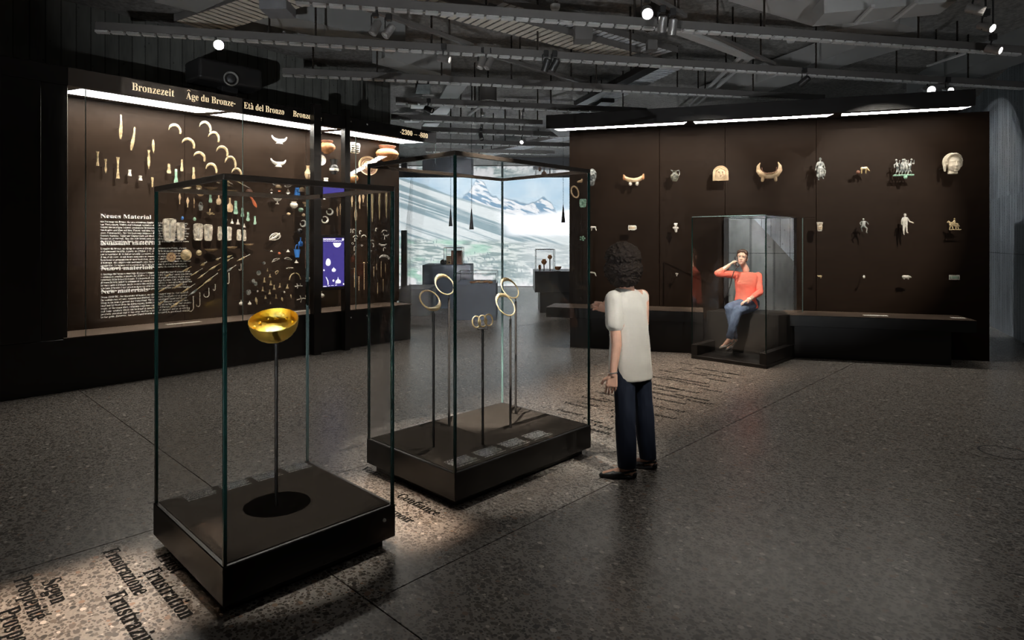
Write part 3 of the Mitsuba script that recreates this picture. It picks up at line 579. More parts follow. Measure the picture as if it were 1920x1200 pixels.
def k_loop(h, w): return sweep(arc(w * .42, 0, 342, 20, h * .42), w * .1, 6, up=np.array([0, 0, 1.]), closed=True)
def k_hook(h, w):
    P = np.vstack([[(w * .38, h * .5, 0), (w * .40, h * .1, 0)], arc(w * .4, -5, -200, 12, w * .42) + [0, -h * .5 + w * .45, 0]])
    return cat_(sweep(P, taper(len(P), [.75, .75, .8, .8, .7, .3]), 6, up=np.array([0, 0, 1.])), lathe([(0, -.8), (1.1, -.4), (1.1, .4), (0, .8)], 8).apply_translation([w * .38, h * .5, 0]))
def k_pin(h, w): return cat_(rod((0, h / 2, 0), (0, -h / 2, 0), .55, 6), lathe([(0, -w * .4), (w * .4, -w * .25), (w * .5, 0), (w * .35, w * .35), (0, w * .4)], 10).apply_translation([0, h / 2, 0]))
def k_tri(h, w): return cat_(lathe([(0, h * .3), (w * .1, h * .3), (w * .2, 0), (w * .5, -h / 2), (0, -h / 2)], 4).apply_scale([1, 1, .4]), sweep(arc(w * .16, 0, 342, 10) + [0, h * .4, 0], .35, 5, up=np.array([0, 0, 1.]), closed=True))
def k_open(h, w):
    ms = [sweep(arc(w * r, 0, 345, 18, h * r), .45, 5, up=np.array([0, 0, 1.]), closed=True) for r in (.45, .24)]
    return cat_(*ms, *[rod((0, 0, 0), (w * .45 * math.cos(a), h * .45 * math.sin(a), 0), .35, 5) for a in np.arange(6) * math.pi / 3])
def k_bead(h, w): 
    m = trimesh.creation.icosphere(2); m.apply_scale([w / 2, h / 2, min(w, h) / 2]); v = m.vertices; m.vertices = v * (1 + .25 * (meshkit.noise(v * .9 + 5)[:, None] - .5)); return m
def k_mould(h, w):
    w = w * .92; m = trimesh.creation.box([w, h, w * .35]); 
    for _ in range(4): m = m.subdivide()
    v = m.vertices.copy(); q = v / [w / 2, h / 2, w * .175]
    v[:, :2] *= (1 - .10 * np.abs(q[:, [1, 0]]) ** 4); v[:, 0] *= 1 + .10 * q[:, 1] * np.sign(w - 9)
    v += (meshkit.fbm(v * .22 + w, 3)[:, None] - .5) * np.array([1.6, 1.6, 2.2])
    ch = np.exp(-(np.abs(q[:, 0]) / (.22 + .12 * np.abs(q[:, 1]))) ** 4) * (np.abs(q[:, 1]) < .78) * (q[:, 2] > .5)
    v[:, 2] -= ch * w * .12; m.vertices = v; return m
def k_coil(h, w):
    r = np.random.RandomState(3); t = np.linspace(0, 26, 150)
    P = np.stack([w * .40 * np.cos(t) * (.6 + .4 * np.sin(t * .37)), h * .38 * np.sin(t * 1.07) * (.7 + .3 * np.cos(t * .23)), 2.5 * np.sin(t * .61)], 1); return sweep(P, .95, 6)
def k_plate(h, w): return lathe([(0, .1 * h), (w * .17, .04 * h), (w * .2, .09 * h), (w * .36, .05 * h), (w * .5, .12 * h), (w * .49, .04 * h), (w * .2, -.05 * h), (0, -.05 * h)], 30, 'z')
def k_block(h, w):
    m = k_mould(h, w); return m
def k_bucket(h, w): 
    hd = arc(w * .3, 10, 170, 9, h * .42) + [0, h * .12, 0]
    return cat_(lathe([(0, -h / 2), (w * .3, -h / 2), (w * .5, h * .15), (w * .44, h * .15), (0, -h * .4)], 18), sweep(hd, .7, 6, up=np.array([0, 0, 1.])))
def k_flask(h, w): return lathe([(0, -h / 2), (w * .3, -h / 2), (w * .5, -h * .25), (w * .42, -h * .02), (w * .15, h * .12), (w * .12, h * .42), (w * .18, h / 2), (0, h / 2)], 18).apply_scale([1, 1, .6])
def k_palette(h, w): return cat_(blade(Zc((0, h / 2), (0, h * .05)), [w * .16, w * .13, w * .16], .9), blade(Zc((0, h * .12), (0, -h / 2)), [w * .2, w * .46, w * .5, w * .5, w * .3], .9))
def k_arcs(h, w): return cat_(sweep(arc(w * .5, 92, 175, 10, h * .9) + [-1, -h * .45, 0], 1.0, 6, up=np.array([0, 0, 1.])), sweep(arc(w * .5, 88, 5, 10, h * .9) + [1, -h * .45, 0], 1.0, 6, up=np.array([0, 0, 1.])), )
def k_branch(h, w): return cat_(sweep([(-w / 2, -h * .1, 0), (0, h * .05, 0), (w / 2, -h * .05, 0)], .9, 6), sweep([(-w * .15, 0, 0), (-w * .25, h * .5, 0)], .8, 6), sweep([(w * .25, 0, 0), (w * .2, h * .5, 0)], .7, 6), sweep([(-w * .1, 0, 0), (-w * .2, -h * .5, 0)], .7, 6))
def k_fibula(h, w): return cat_(sweep([(-w / 2, 0, 0), (-w * .2, h * .4, 0), (w * .2, h * .3, 0), (w / 2, 0, 0)], .55, 6), rod((-w / 2, 0, 0), (w / 2, -h * .1, 0), .3, 5))
def k_ladle(h, w): return cat_(sweep([(w * .1, h * .5, 0), (0, 0, 0)], 1.0, 6), lathe([(0, -h * .2), (w * .3, -h * .05), (w * .5, h * .2), (w * .4, h * .15), (0, -h * .05)], 14).apply_translation([0, -h * .2, 0]), sweep([(w * .2, -h * .2, 0), (w * .7, -h * .25, 0)], .9, 6))

LEFT_PLACED = []
def put(panel, px, py, mesh, off=None):
    o, ax, n, d = {'L': (LO, LX, LN, .42), 'R': (RO, RX, RN, .36)}[panel]
    if off is not None: d = off
    c = at_plane(px, py, o - n * d, n); Y = c[1]
    sx = Y * Y / (FPX * (ax[0] * Y - ax[1] * c[0])); sy = Y / FPX
    m = frame(c, ax, ZUP, n); m[:3, :3] = m[:3, :3] @ np.diag([sx, sy, sy])
    mesh = mesh.copy(); mesh.apply_transform(m)
    return mesh, c, (.6 - d)
def exhibit(panel, name, px, py, mesh, mat, label, cat, group=None, part='body', off=None, extra=(), smooth=40, rot=0):
    if rot: mesh = mesh.copy(); mesh.apply_transform(trimesh.transformations.rotation_matrix(math.radians(rot), [0, 0, 1]))
    t = thing(name, label, cat, group)
    m, c, dep = put(panel, px, py, mesh, off)
    add(part, m, mat, t, smooth=smooth)
    for nm, ms, mt in extra:
        if rot: ms = ms.copy(); ms.apply_transform(trimesh.transformations.rotation_matrix(math.radians(rot), [0, 0, 1]))
        q, _, _ = put(panel, px, py, ms, off); add(nm, q, mt, t, smooth=smooth)
    n = {'L': LN, 'R': RN}[panel]
    # the pin runs from the nearest point of the piece to the panel
    v = m.vertices; k = int(np.argmin(np.linalg.norm((v - c) @ np.array([[1, 0, 0], [0, 1, 0], [0, 0, 1.]]), axis=1))); a = v[k]
    a = a + n * .003
    dist = (a - ({'L': LO, 'R': RO}[panel] - n * .6)) @ n
    add('mount_pin', rod(a, a - n * dist, .0028 if panel == 'L' else .004, 5), 'steel_pin', t)
    return t
# rows: kind, name, material, description, category, [(px, py, h, w, rotation)]
LROWS = [
 ('sword', 'sword_blade', 'bronze_pale', 'long narrow bronze blade hanging in the upper left of the showcase', 'blade', [(226.5, 238, 46, 6.5, 0), (249.5, 260, 45, 6.5, -8)]),
 ('leaf', 'leaf_blade', 'bronze_pale', 'leaf-shaped bronze blade beside the curved blades', 'blade', [(287.5, 274, 28, 5.5, 2)]),
 ('dagger', 'bronze_dagger', 'bronze_pale', 'bronze dagger with a broad tang, left of the sickles', 'dagger', [(279, 299.5, 36, 6, 0)]),
 ('axe', 'bronze_axe', 'bronze_pale', 'slim flared bronze axe near the left glass edge', 'axe', [(183, 297.5, 27, 6.5, 0), (221, 314.7, 40, 7, 0)]),
 ('chisel', 'bronze_chisel', 'bronze_pale', 'pointed bronze chisel between the two slim axe heads', 'chisel', [(198, 311.7, 27, 5.5, 0)]),
 ('socket', 'bronze_ferrule', 'bone_white', 'small pale hat-shaped ferrule with a dark shadow below', 'ferrule', [(243, 324, 12, 8, 0), (263, 334, 9, 8.5, 0)]),
 ('flataxe', 'flanged_axe', 'bronze_pale', 'short flanged bronze axe below the sickles', 'axe', [(285.7, 341.7, 18, 5, 180), (316.7, 316, 18, 8.5, 0), (341, 310, 22, 6, 0), (363, 324.7, 22, 7, 0)]),
 ('flataxe', 'green_axe', 'patina_green', 'bronze axe with bright green patina', 'axe', [(330, 331, 28, 8, 0), (394.6, 370, 20, 7, 0), (442, 389, 25, 9, 0), (454.5, 398, 17, 7, 0), (465, 406, 17, 7, 0), (478, 413, 16, 6, 0)]),
 ('sickle', 'sickle_blade', 'bronze_pale', 'curved bronze sickle blade below the light strip', 'sickle', [(327.5, 241.7, 16, 22, 0), (384.7, 236.7, 16, 21, -6), (401, 256, 16, 20, -10), (353, 268, 15, 23, -8), (416.7, 283, 16, 21, -8), (374, 293, 14, 21, -10), (432, 303, 18, 20, -4), (396, 315, 16, 20, -2), (443.7, 323, 14, 18, -8)]),
 ('idol', 'crescent_idol', 'bone_white', 'pale crescent-shaped moon idol on a foot', 'idol', [(523.7, 260, 20, 28, 0), (522, 303, 20, 28, 0)]),
 ('jug', 'clay_jug', 'clay_beige', 'small beige clay jug beside the left black post', 'jug', [(577, 323, 25, 13, 0)]),
 ('plate', 'pale_plate', 'bone_white', 'round pale clay plate seen face on between the black posts', 'plate', [(599.5, 300, 22, 21, 0)]),
 ('urn', 'round_urn', 'clay_orange', 'orange clay urn with a flared rim', 'urn', [(613, 276, 24, 28, 0), (726, 289, 30, 37, 0)]),
 ('tallpot', 'black_pot', 'clay_dark', 'black clay pot with a white band between the posts', 'pot', [(626, 313, 28, 16, 0)]),
 ('socket', 'white_cup', 'bone_white', 'small white cup standing below the pale plate', 'cup', [(611, 338, 9, 11, 0)]),
 ('block', 'inscribed_stone', 'stone_pale', 'square grey inscribed stone block right of the posts', 'stone', [(664, 277.5, 20, 20, 0)]),
 ('bell', 'small_bell', 'bone_white', 'tiny white bell right of the second post', 'bell', [(650, 296, 12, 6, 0)]),
 ('pot', 'squat_pot', 'clay_orange', 'squat orange clay pot under the striped plate', 'pot', [(659, 334, 16, 23, 0)]),
 ('bowl', 'flat_bowl', 'clay_beige', 'shallow beige bowl seen from the side', 'bowl', [(395.6, 353, 4, 23, 0), (435, 358.5, 4, 19, 0), (375.6, 365, 5.5, 13, 0), (395.6, 469, 4.5, 23, 0), (435, 464.5, 4, 19, 0), (466.5, 459, 4, 17, 0)]),
 ('dome', 'domed_helmet', 'clay_brown', 'brown domed cap with a pale rim', 'helmet', [(467, 360, 12, 16, 0)]),
 ('ladle', 'bronze_ladle', 'bronze_pale', 'bronze ladle among the daggers', 'ladle', [(372, 348, 10, 9, 0), (393, 398, 14, 13, 0)]),
 ('spear', 'orange_dagger', 'clay_beige', 'short yellow bronze dagger behind the bowl case', 'dagger', [(337, 372, 21, 4.5, 0), (352, 379, 20, 5.5, 0), (364, 380, 19, 2.6, 0)]),
 ('bucket', 'bronze_bucket', 'bronze_silver', 'small grey bronze bucket', 'bucket', [(376.5, 387, 15, 9, 0)]),
 ('flask', 'gold_flask', 'clay_beige', 'yellow flask-shaped axe beside the glass edge', 'axe', [(410, 374, 20, 10, 0)]),
 ('bead', 'blue_bead', 'glass_blue', 'single blue glass bead', 'bead', [(342, 409, 7, 5, 0)]),
 ('bead', 'green_bead', 'patina_green', 'small green ball', 'bead', [(365, 411, 7, 6, 0), (564, 393.5, 8, 9, 0)]),
 ('palette', 'spatula_axe', 'clay_beige', 'spatula-shaped yellow axe with a long neck', 'axe', [(431, 384.5, 27, 12, 0)]),
 ('bell', 'cone_bead', 'bone_white', 'little pale cone-shaped bronze piece', 'pendant', [(423.6, 408, 9, 5, 0), (435, 415, 9, 6, 0), (446, 416, 10, 7, 0), (458, 422.6, 8, 5, 0), (509, 355, 4, 5, 0), (540, 357, 6, 6, 0), (509, 470, 3, 5, 0), (540, 470, 5, 7, 0), (555.6, 490, 6, 7, 0)]),
 ('sword', 'striped_figure', 'amber_red', 'slanting red and white carved figure', 'figure', [(475, 378, 24, 6, 32)]),
 ('mould', 'casting_mould', 'stone_pale', 'pale stone casting mould with a carved channel', 'mould', [(317.5, 431, 43, 24, 0), (338.5, 434, 34, 15, 0), (371.6, 435, 32, 17, 0), (390, 436, 31, 16, 0), (412, 437.5, 26, 8, 0), (429, 438, 26, 10, 0), (448, 440.5, 21, 8, 0), (458, 441.5, 21, 7, 0)]),
 ('boss', 'bronze_boss', 'bronze_pale', 'round domed bronze boss', 'disc', [(349, 478, 19, 21, 0), (373, 474, 11, 11, 0)]),
 ('disc', 'decorated_disc', 'clay_beige', 'round beige disc with a pattern of dots', 'disc', [(321, 482, 16.5, 18, 0)]),
 ('hook', 'fish_hook', 'bone_white', 'bronze fish hook below the knives', 'fish hook', [(357, 570, 28, 14, 0), (371.5, 562, 26, 8, 0), (387, 549, 17, 12, 0), (401.6, 539, 11, 5, 0), (427, 522, 20, 6, 0), (450, 501, 12, 5, 0)]),
 ('coil', 'tangled_coil', 'bone_white', 'tangled clump of pale bronze wire', 'coil', [(516, 444, 19, 29, 0)]),
 ('dome', 'mushroom_lid', 'clay_beige', 'small domed beige lid', 'lid', [(522, 349, 6, 11, 0), (566, 355, 8, 11, 0)]),
 ('goblet', 'white_goblet', 'bone_white', 'small white footed bowl in the left showcase', 'goblet', [(520, 376, 14, 16, 0)]),
 ('bowl', 'thin_dish', 'bone_white', 'thin white dish lying flat', 'dish', [(556, 372.5, 3, 14, 0)]),
 ('urn', 'small_urn', 'stone_pale', 'small grey urn under the thin white dish', 'urn', [(551, 384.5, 13, 14, 0)]),
 ('goblet', 'clay_stand', 'clay_beige', 'small beige clay stand', 'stand', [(572, 383, 8, 9, 0)]),
 ('bead', 'clay_ball', 'clay_beige', 'small round beige ball', 'ball', [(569, 403, 6, 6, 0), (541, 401, 5, 7, 0)]),
 ('ring', 'arm_ring', 'bone_white', 'thick pale bronze arm ring with an open end', 'ring', [(568, 419, 11, 13.5, 70), (618, 397, 13, 13, 60), (609, 412, 13, 14, 70)]),
 ('bead', 'dark_ball', 'clay_dark', 'dark clay ball below the arm ring', 'ball', [(562, 433, 10, 9, 0)]),
 ('bucket', 'blue_bucket', 'glass_blue', 'bright blue glass bucket with a handle', 'bucket', [(557, 471, 23, 11.5, 0)]),
 ('flask', 'blue_beaker', 'glass_blue', 'bright blue glass beaker above the blue bucket', 'beaker', [(563.6, 453.5, 17, 9, 0)]),
 ('pin', 'brown_rod', 'clay_brown', 'long upright brown wooden rod', 'rod', [(572.7, 475, 56, 2.4, 0)]),
 ('bead', 'pink_ball', 'amber_red', 'small pinkish red ball', 'ball', [(523.6, 475, 4.5, 5, 0)]),
 ('fibula', 'bronze_brooch', 'bone_white', 'small bronze brooch in the middle of the showcase', 'brooch', [(517, 488, 8, 15, 25), (540, 486, 8, 14, -8), (543, 503, 4, 13, 5)]),
 ('open', 'openwork_disc', 'bronze_silver', 'small openwork bronze disc', 'disc', [(485, 511.6, 9, 8, 0), (466, 548, 10, 9, 0), (475, 527, 8, 6, 0), (479.5, 532, 8, 6, 0), (495, 493, 5, 5, 0)]),
 ('tri', 'triangle_pendant', 'bronze_pale', 'tiny triangular bronze pendant above the gold bowl', 'pendant', [(506, 517, 6, 5, 0), (495.6, 525, 9, 5, 0), (507.6, 530.6, 8, 6, 0), (514, 538.5, 9, 5.5, 0), (538.7, 537, 8, 6, 0), (492.7, 542, 8, 5, 0), (505.6, 547.5, 8, 5, 0), (517.5, 556, 8, 5, 0), (497.6, 557, 6, 5, 0), (524.6, 535, 8, 5, 0), (501.5, 506, 6, 3, 0), (507, 568, 4, 3, 0)]),
 ('bulb', 'bulb_pendant', 'bone_white', 'small bulb-shaped bronze pendant', 'pendant', [(452, 567.5, 10, 8, 0), (468, 568, 8, 6.5, 0), (577, 520, 9, 8, 0), (602, 552, 12, 12, 0)]),
 ('leaf', 'drop_pendant', 'bronze_pale', 'narrow drop-shaped bronze pendant', 'pendant', [(480.6, 564, 15, 4.5, 8), (529, 561, 8, 4, 10), (545.6, 555.6, 8, 2.6, 10)]),
 ('bead', 'white_bead', 'bone_white', 'tiny white bead in the cluster above the gold bowl', 'bead', [(483, 546, 4, 2.6, 0), (533, 547.6, 4, 3, 0)]),
 ('arcs', 'split_bracelet', 'bronze_pale', 'bracelet in two curved halves forming an arch', 'bracelet', [(553, 519, 15, 19, 0)]),
 ('branch', 'antler_piece', 'bone_white', 'branching pale antler piece', 'antler', [(560, 536, 9, 14, 0), (568, 560, 13, 22, 0)]),
 ('fibula', 'pendant_figure', 'clay_beige', 'small brown twisted pendant', 'pendant', [(520, 511, 10, 8, 60)]),
 ('bell', 'bell_lid', 'bone_white', 'white bell-shaped lid between the posts', 'lid', [(598, 385, 7, 9, 0), (608, 372.5, 3, 6, 0)]),
 ('spear', 'spearhead', 'clay_beige', 'yellow bronze spearhead right of the touch screen', 'spearhead', [(632.5, 396, 17, 4, 0), (638, 392, 22, 3, 0), (660, 377, 21, 4, 0), (667, 398, 39, 5.5, 180), (674.5, 377, 29, 5, 0), (681, 371, 17, 5, 0)]),
 ('leaf', 'arrow_point', 'bone_white', 'tiny pale arrow point beside the spearheads', 'arrowhead', [(654.5, 406, 9, 3, 0)]),
 ('longsword', 'long_sword', 'bronze_pale', 'long bronze sword at the right end of the left showcase', 'sword', [(690, 387, 52, 4, 0), (698, 390, 56, 4, 0), (711.5, 385, 56, 4.2, 0), (724.5, 385, 54, 4.2, 0), (733.6, 390, 56, 4, 0)]),
 ('hook', 'bronze_fitting', 'bone_white', 'small hooked bronze fitting right of the touch screen', 'fitting', [(656.5, 433, 6, 4, 0), (663.5, 433, 7, 5, 180), (676, 435.5, 6, 4, 180), (667, 449, 6, 5, 180), (666, 465.5, 8, 5, 180), (706, 430.5, 5, 4, 180), (723, 445.5, 6, 5, 180), (721, 467, 6, 5, 180)]),
 ('loop', 'small_ring', 'bone_white', 'tiny bronze ring right of the touch screen', 'ring', [(654, 455, 4, 4, 0), (661, 456.5, 4.4, 4.4, 0), (678.5, 460, 3.6, 3.6, 0), (665.6, 476.5, 4, 3.4, 0), (694, 450.5, 4, 4, 0), (699, 450.5, 3.4, 3.4, 0), (695.5, 471, 3.6, 3.6, 0)]),
 ('sickle', 'wire_arc', 'bone_white', 'thin curved bronze wire right of the touch screen', 'wire', [(666, 444, 4, 9, 20), (681.5, 443.5, 5, 9, 20), (720, 434, 4, 9, 20), (724, 440, 4, 10, 180), (718, 458, 4, 13, 180), (698.5, 459, 4, 8, -60), (720, 483, 7, 18, 0)]),
 ('pin', 'long_pin', 'clay_beige', 'long bronze dress pin right of the blue touch screen', 'pin', [(654, 523, 27, 2, 0), (664.5, 521, 36, 2, 0), (673, 532, 26, 2.4, 0), (682.5, 518, 50, 4, 0), (690.5, 515, 46, 4, 0), (701, 510, 18, 2.6, 0), (706, 501, 10, 1.4, 0), (714.5, 505, 30, 1.6, 0), (722.5, 503, 16, 1.4, 0), (708, 541, 20, 2.4, 0), (718.5, 535, 21, 2, 0)]),
]
for kind, name, mat, desc, cat, rows in LROWS:
    order = sorted(range(len(rows)), key=lambda i: rows[i][0])
    for i, (px, py, h, w, rot) in enumerate(rows):
        lab = desc if len(rows) == 1 else f'{desc}, {nth(order.index(i))} from left'
        ex = ()
        if name == 'round_urn': ex = (('rim_band', lathe([(w * .30, h * .33), (w * .37, h * .49), (w * .375, h * .51), (w * .38, h * .49), (w * .31, h * .33)], 28), 'clay_brown'),)
        if name == 'black_pot': ex = (('white_band', lathe([(w * .47, -h * .28), (w * .51, -h * .2), (w * .48, -h * .1)], 22), 'bone_white'),)
        if name == 'domed_helmet': ex = (('rim', lathe([(w * .5, -h * .5), (w * .53, -h * .45), (w * .5, -h * .36)], 20), 'bone_white'),)
        if name == 'casting_mould': ex = (('inlay', blade(Zc((0, h * .28), (0, -h * .36)), [w * .06, w * .08, w * .1], .5).apply_translation([0, 0, w * .1]), 'bone_white'),)
        if name == 'inscribed_stone': ex = tuple(('inscription', rod((-7, y, 3.9), (7, y, 3.9), .75, 5), 'clay_dark') for y in (4, 0, -4, -7.5))
        if name == 'decorated_disc': ex = tuple(('dot', k_bead(2.2, 2.2).apply_translation([3.6 * math.cos(a), 3.6 * math.sin(a), 1.0]), 'clay_brown') for a in np.arange(6) * math.pi / 3)
        exhibit('L', name, px, py, globals()['k_' + kind](h, w), mat, lab, cat, rot=rot, extra=ex, part={'pin': 'shaft', 'ring': 'hoop'}.get(kind, 'blade' if kind in ('sword', 'leaf', 'spear', 'longsword', 'dagger', 'axe', 'flataxe', 'chisel', 'sickle') else 'body'))
# knives and arrowheads in the slanting rows
KN = [(342.5, 508.7, 358.7, 500, 3.2), (376, 497, 388, 491, 3.4), (404, 487, 414, 483, 3), (424, 482, 435, 479, 3), (357, 517, 380, 503.5, 1.7), (370, 522.5, 390, 509, 2), (391, 506.5, 413, 494, 2.6), (420, 491, 437, 483, 2), (444, 489, 469, 477, 2.4), (408, 507.5, 414, 504, 1.6), (421, 511, 442.5, 497.5, 2.6),
      (381, 532, 408.7, 512.5, 2.8), (352.5, 554, 382, 534, 2.6), (339, 549, 366, 532.5, 2.6), (322, 540.5, 357, 524.5, 2.8), (317.5, 577, 346.5, 560, 2.8), (283, 577.5, 323.6, 555.5, 2.4), (296, 547, 319, 535.5, 2.4), (310, 518, 319, 513, 2.6)]
ko = sorted(range(len(KN)), key=lambda i: KN[i][0])
for i, (x1, y1, x2, y2, w) in enumerate(KN):
    L = math.hypot(x2 - x1, y2 - y1); a = math.degrees(math.atan2(-(y2 - y1), x2 - x1))
    big = L > 18
    exhibit('L', 'bronze_knife' if big else 'arrowhead', (x1 + x2) / 2, (y1 + y2) / 2, blade([(-L / 2, 0, 0), (-L * .1, -w * .25, 0), (L * .08, 0, 0)], [.2, w * .55, w * .8, w * .7, w * .5], .7), 'bronze_silver' if i in (10, 12) else 'bronze_pale',
            f'{"slanting bronze knife left of the gold bowl" if big else "small bronze arrowhead near the slanting knives"}, {nth(ko.index(i))} from left by tip', 'knife' if big else 'arrowhead', 'slanting rows of knives', 'blade', rot=a,
            extra=(('tang', blade([(L * .06, 0, 0), (L / 2, 0, 0)], [w * .28, w * .26, w * .2, w * .34], .7), 'bone_white' if i % 3 else 'bronze_pale'),))
# striped plate
exhibit('L', 'striped_plate', 688.7, 311, k_plate(34, 36), 'clay_beige', 'large orange and brown striped clay plate below the big urn', 'plate', extra=tuple(('stripe', lathe([(18 * r, z), (18 * (r + .07), z + .45), (18 * (r + .07), z - .2), (18 * r, z - .3)], 30, 'z'), 'clay_brown') for r, z in ((.28, 3.2), (.5, 2.7), (.72, 3.2))))

# ---------------------------------------------------------------- right showcase exhibits (units of one pixel)
def fig(parts, edge=1.2, it=8): return fuse(parts, edge, it)
def rex(name, px, py, mesh, mat, label, cat, **k): return exhibit('R', name, px, py, mesh, mat, label, cat, smooth=50, **k)
m = fig(chain([(-17, 3, 0), (-9, -1, 0), (0, -2, 0), (9, -1, 0), (17, 3, 0)], [3.6, 4.2, 4, 4.2, 3.6]) + chain([(-17, 3, 0), (-18.5, 8, 0)], [3.4, 1.4]) + chain([(17, 3, 0), (18.5, 8.5, 0)], [3.4, 1.4]))
rex('boat_lamp', 1188, 336, m, 'clay_beige', 'orange boat-shaped vessel with raised ends on two feet', 'vessel', extra=(('foot', fig(chain([(-6, -4, 0), (-6, -9, 0)], [2.4, 3.4])), 'stone_pale'), ('foot', fig(chain([(6.5, -4, 0), (6.5, -9, 0)], [2.4, 3.4])), 'stone_pale'), ('end_cap', fig(chain([(-17, 1.5, 1.2), (-18.5, 7.5, .8)], [3.4, 1.3])), 'clay_orange'), ('end_cap', fig(chain([(17, 1.5, 1.2), (18.5, 8, .8)], [3.4, 1.3])), 'clay_orange')))
m = lathe([(0, -11), (4.5, -11), (5, -9.6), (8, -4), (7.6, .5), (4.6, 4.2), (3.4, 6), (4.6, 8.6), (4, 8.6), (2.5, 6), (0, 5)], 22)
rex('bronze_jug', 1265, 329, m, 'bronze_dark', 'small dark green bronze jug with a curled handle', 'jug', extra=(('handle', sweep([(4, 8.5, 0), (7.5, 9.5, 0), (9.3, 6, 0), (8.6, 1, 0), (7.2, -1, 0)], .9, 6, up=np.array([0, 0, 1.])), 'bronze_silver'), ('spout', sweep([(-3.5, 8, 0), (-7, 10.5, 0)], [1.6, .7], 6, up=np.array([0, 0, 1.])), 'bronze_silver')))
base = Polygon([(-15, -14), (15, -14)] + [(14.5 * math.cos(t), 1 + 13 * math.sin(t)) for t in np.linspace(0, math.pi, 24)])
face = fig([ball((0, -1, 4.2), (8.5, 10.5, 3.6), 24), ball((0, -1.5, 7.6), (1.5, 3.6, 1.5)), ball((0, -6.2, 6.6), (2.8, 1.1, 1.2))] + [ball((s * 3.6, 2.6, 7.0), (2.3, 1.0, .9)) for s in (-1, 1)] + [bone((s * 10, 4, 4.6), 1.6, (s * 10.6, -9, 4.4), 1.4) for s in (-1, 1)] + [bone((-9.4, 5, 4.6), 1.5, (0, 9.6, 4.8), 1.5), bone((9.4, 5, 4.6), 1.5, (0, 9.6, 4.8), 1.5)], 1.2, 4)
rex('face_antefix', 1351, 325, extr(base, 5), 'clay_beige', 'arched beige clay plaque with a moulded face', 'plaque', extra=(('face', face, 'clay_beige'), ('mouth', fig([ball((0, -5.6, 7.9), (1.6, .7, .5))], None, 0), 'clay_brown'), ('eye', fig([ball((-3.6, 1.9, 7.6), (1.9, .45, .4))], None, 0), 'clay_brown'), ('eye', fig([ball((3.6, 1.9, 7.6), (1.9, .45, .4))], None, 0), 'clay_brown')))
P = [(-17, 17, 0), (-20.5, 10, 0), (-20, 2, 0), (-14, -5, 0), (-5, -7.5, 0), (5, -7.5, 0), (14, -5, 0), (20, 2, 0), (20.5, 10, 0), (17, 17, 0)]
m = fig(chain(P, [.9, 3, 4.6, 5.6, 5.8, 5.8, 5.6, 4.6, 3, .9]) + chain([(-11, -8, 0), (-12.5, -16, 0)], [4, 3]) + chain([(11, -8, 0), (12.5, -16, 0)], [4, 3]))
rex('moon_idol', 1442, 322, m, 'clay_beige', 'large horned moon idol of brown clay standing on two feet', 'idol', extra=(('groove_line', sweep([(-14, 8, 3.9), (-13, 1, 5.2), (-7, -3.5, 5.9), (7, -3.5, 5.9), (13, 1, 5.2), (14, 8, 3.9)], .8, 6), 'clay_brown'),))
def statuette(h, arms, legs, robe=False, seg=12):
    u = h / 43.0; S = lambda *p: tuple(u * x for x in p)
    b = [ball(S(0, 18.5, 0), np.array([2.7, 3.2, 2.8]) * u, seg), bone(S(0, 16, 0), 1.3 * u, S(0, 13, 0), 1.7 * u, seg), bone(S(-3.6, 12, 0), 2.0 * u, S(3.6, 12, 0), 2.0 * u, seg), m3.Manifold.batch_hull([ball(S(-3.6, 12, 0), 1.9 * u), ball(S(3.6, 12, 0), 1.9 * u), ball(S(-2.6, 4, 0), 2.2 * u), ball(S(2.6, 4, 0), 2.2 * u)]), m3.Manifold.batch_hull([ball(S(-2.6, 4, 0), 2.2 * u), ball(S(2.6, 4, 0), 2.2 * u), ball(S(-3, -1, 0), 2.4 * u), ball(S(3, -1, 0), 2.4 * u)])]
    for a in arms: b += chain([S(*p) for p in a], [1.7 * u, 1.4 * u, 1.1 * u, 1.3 * u][:len(a)], seg)
    for l in legs: b += chain([S(*p) for p in l], [2.5 * u, 1.9 * u, 1.3 * u, 1.2 * u][:len(l)], seg)
    if robe: b += [bone(S(-4, 1, 1), 2.6 * u, S(-5, -13, 1), 2.4 * u, seg), bone(S(3, 1, 1.5), 2.8 * u, S(4, -12, 1), 2.6 * u, seg), bone(S(0, 0, 2), 2.6 * u, S(-.5, -14, 1.5), 2.2 * u, seg), bone(S(4, 1, 0), 2.0 * u, S(9.5, -4, 0), 1.7 * u, seg), bone(S(9.5, -4, 0), 1.5 * u, S(8, -13, 0), 1.2 * u, seg)]
    return fig(b, .9 * u, 5)
m = statuette(43, [[(-4.5, 12, 0), (-7.5, 6, 1), (-9, -2, 2)], [(4.5, 12, 0), (7, 6, 0), (8, 1, 2)]], [[(-2, -2, 0), (-3, -11, 1), (-3, -19, 0), (-4, -20.5, 3)], [(2, -2, 0), (3, -10, 1.5), (4, -17, 0), (5, -18, 3)]], True)
rex('robed_statuette', 1538, 317, m, 'bronze_silver', 'standing robed bronze statuette with green-grey patina, tallest in the top row', 'statuette', part='figure')
m = fig([bone((-4, 3, 0), 3.2, (4, 3.5, 0), 3.4), bone((4.5, 4, 0), 2.6, (8, 0, 1), 1.8), bone((8, 0, 1), 1.6, (10, -2, 1.5), 1.0)] + [bone((x, 2, z), 1.5, (x - .8, -6, z), 1.0) for x, z in ((-4.5, 1.5), (-3, -1.5), (3.5, 1.5), (5, -1.5))], 1.0, 5)
rex('gold_animal', 1620, 319, m, 'gold_bright', 'small golden animal figure with lowered head', 'figurine', part='figure')
rex('brown_nut', 1609, 323, k_bead(7, 8), 'clay_brown', 'small brown nut-like bead left of the golden animal', 'bead')
gp = []
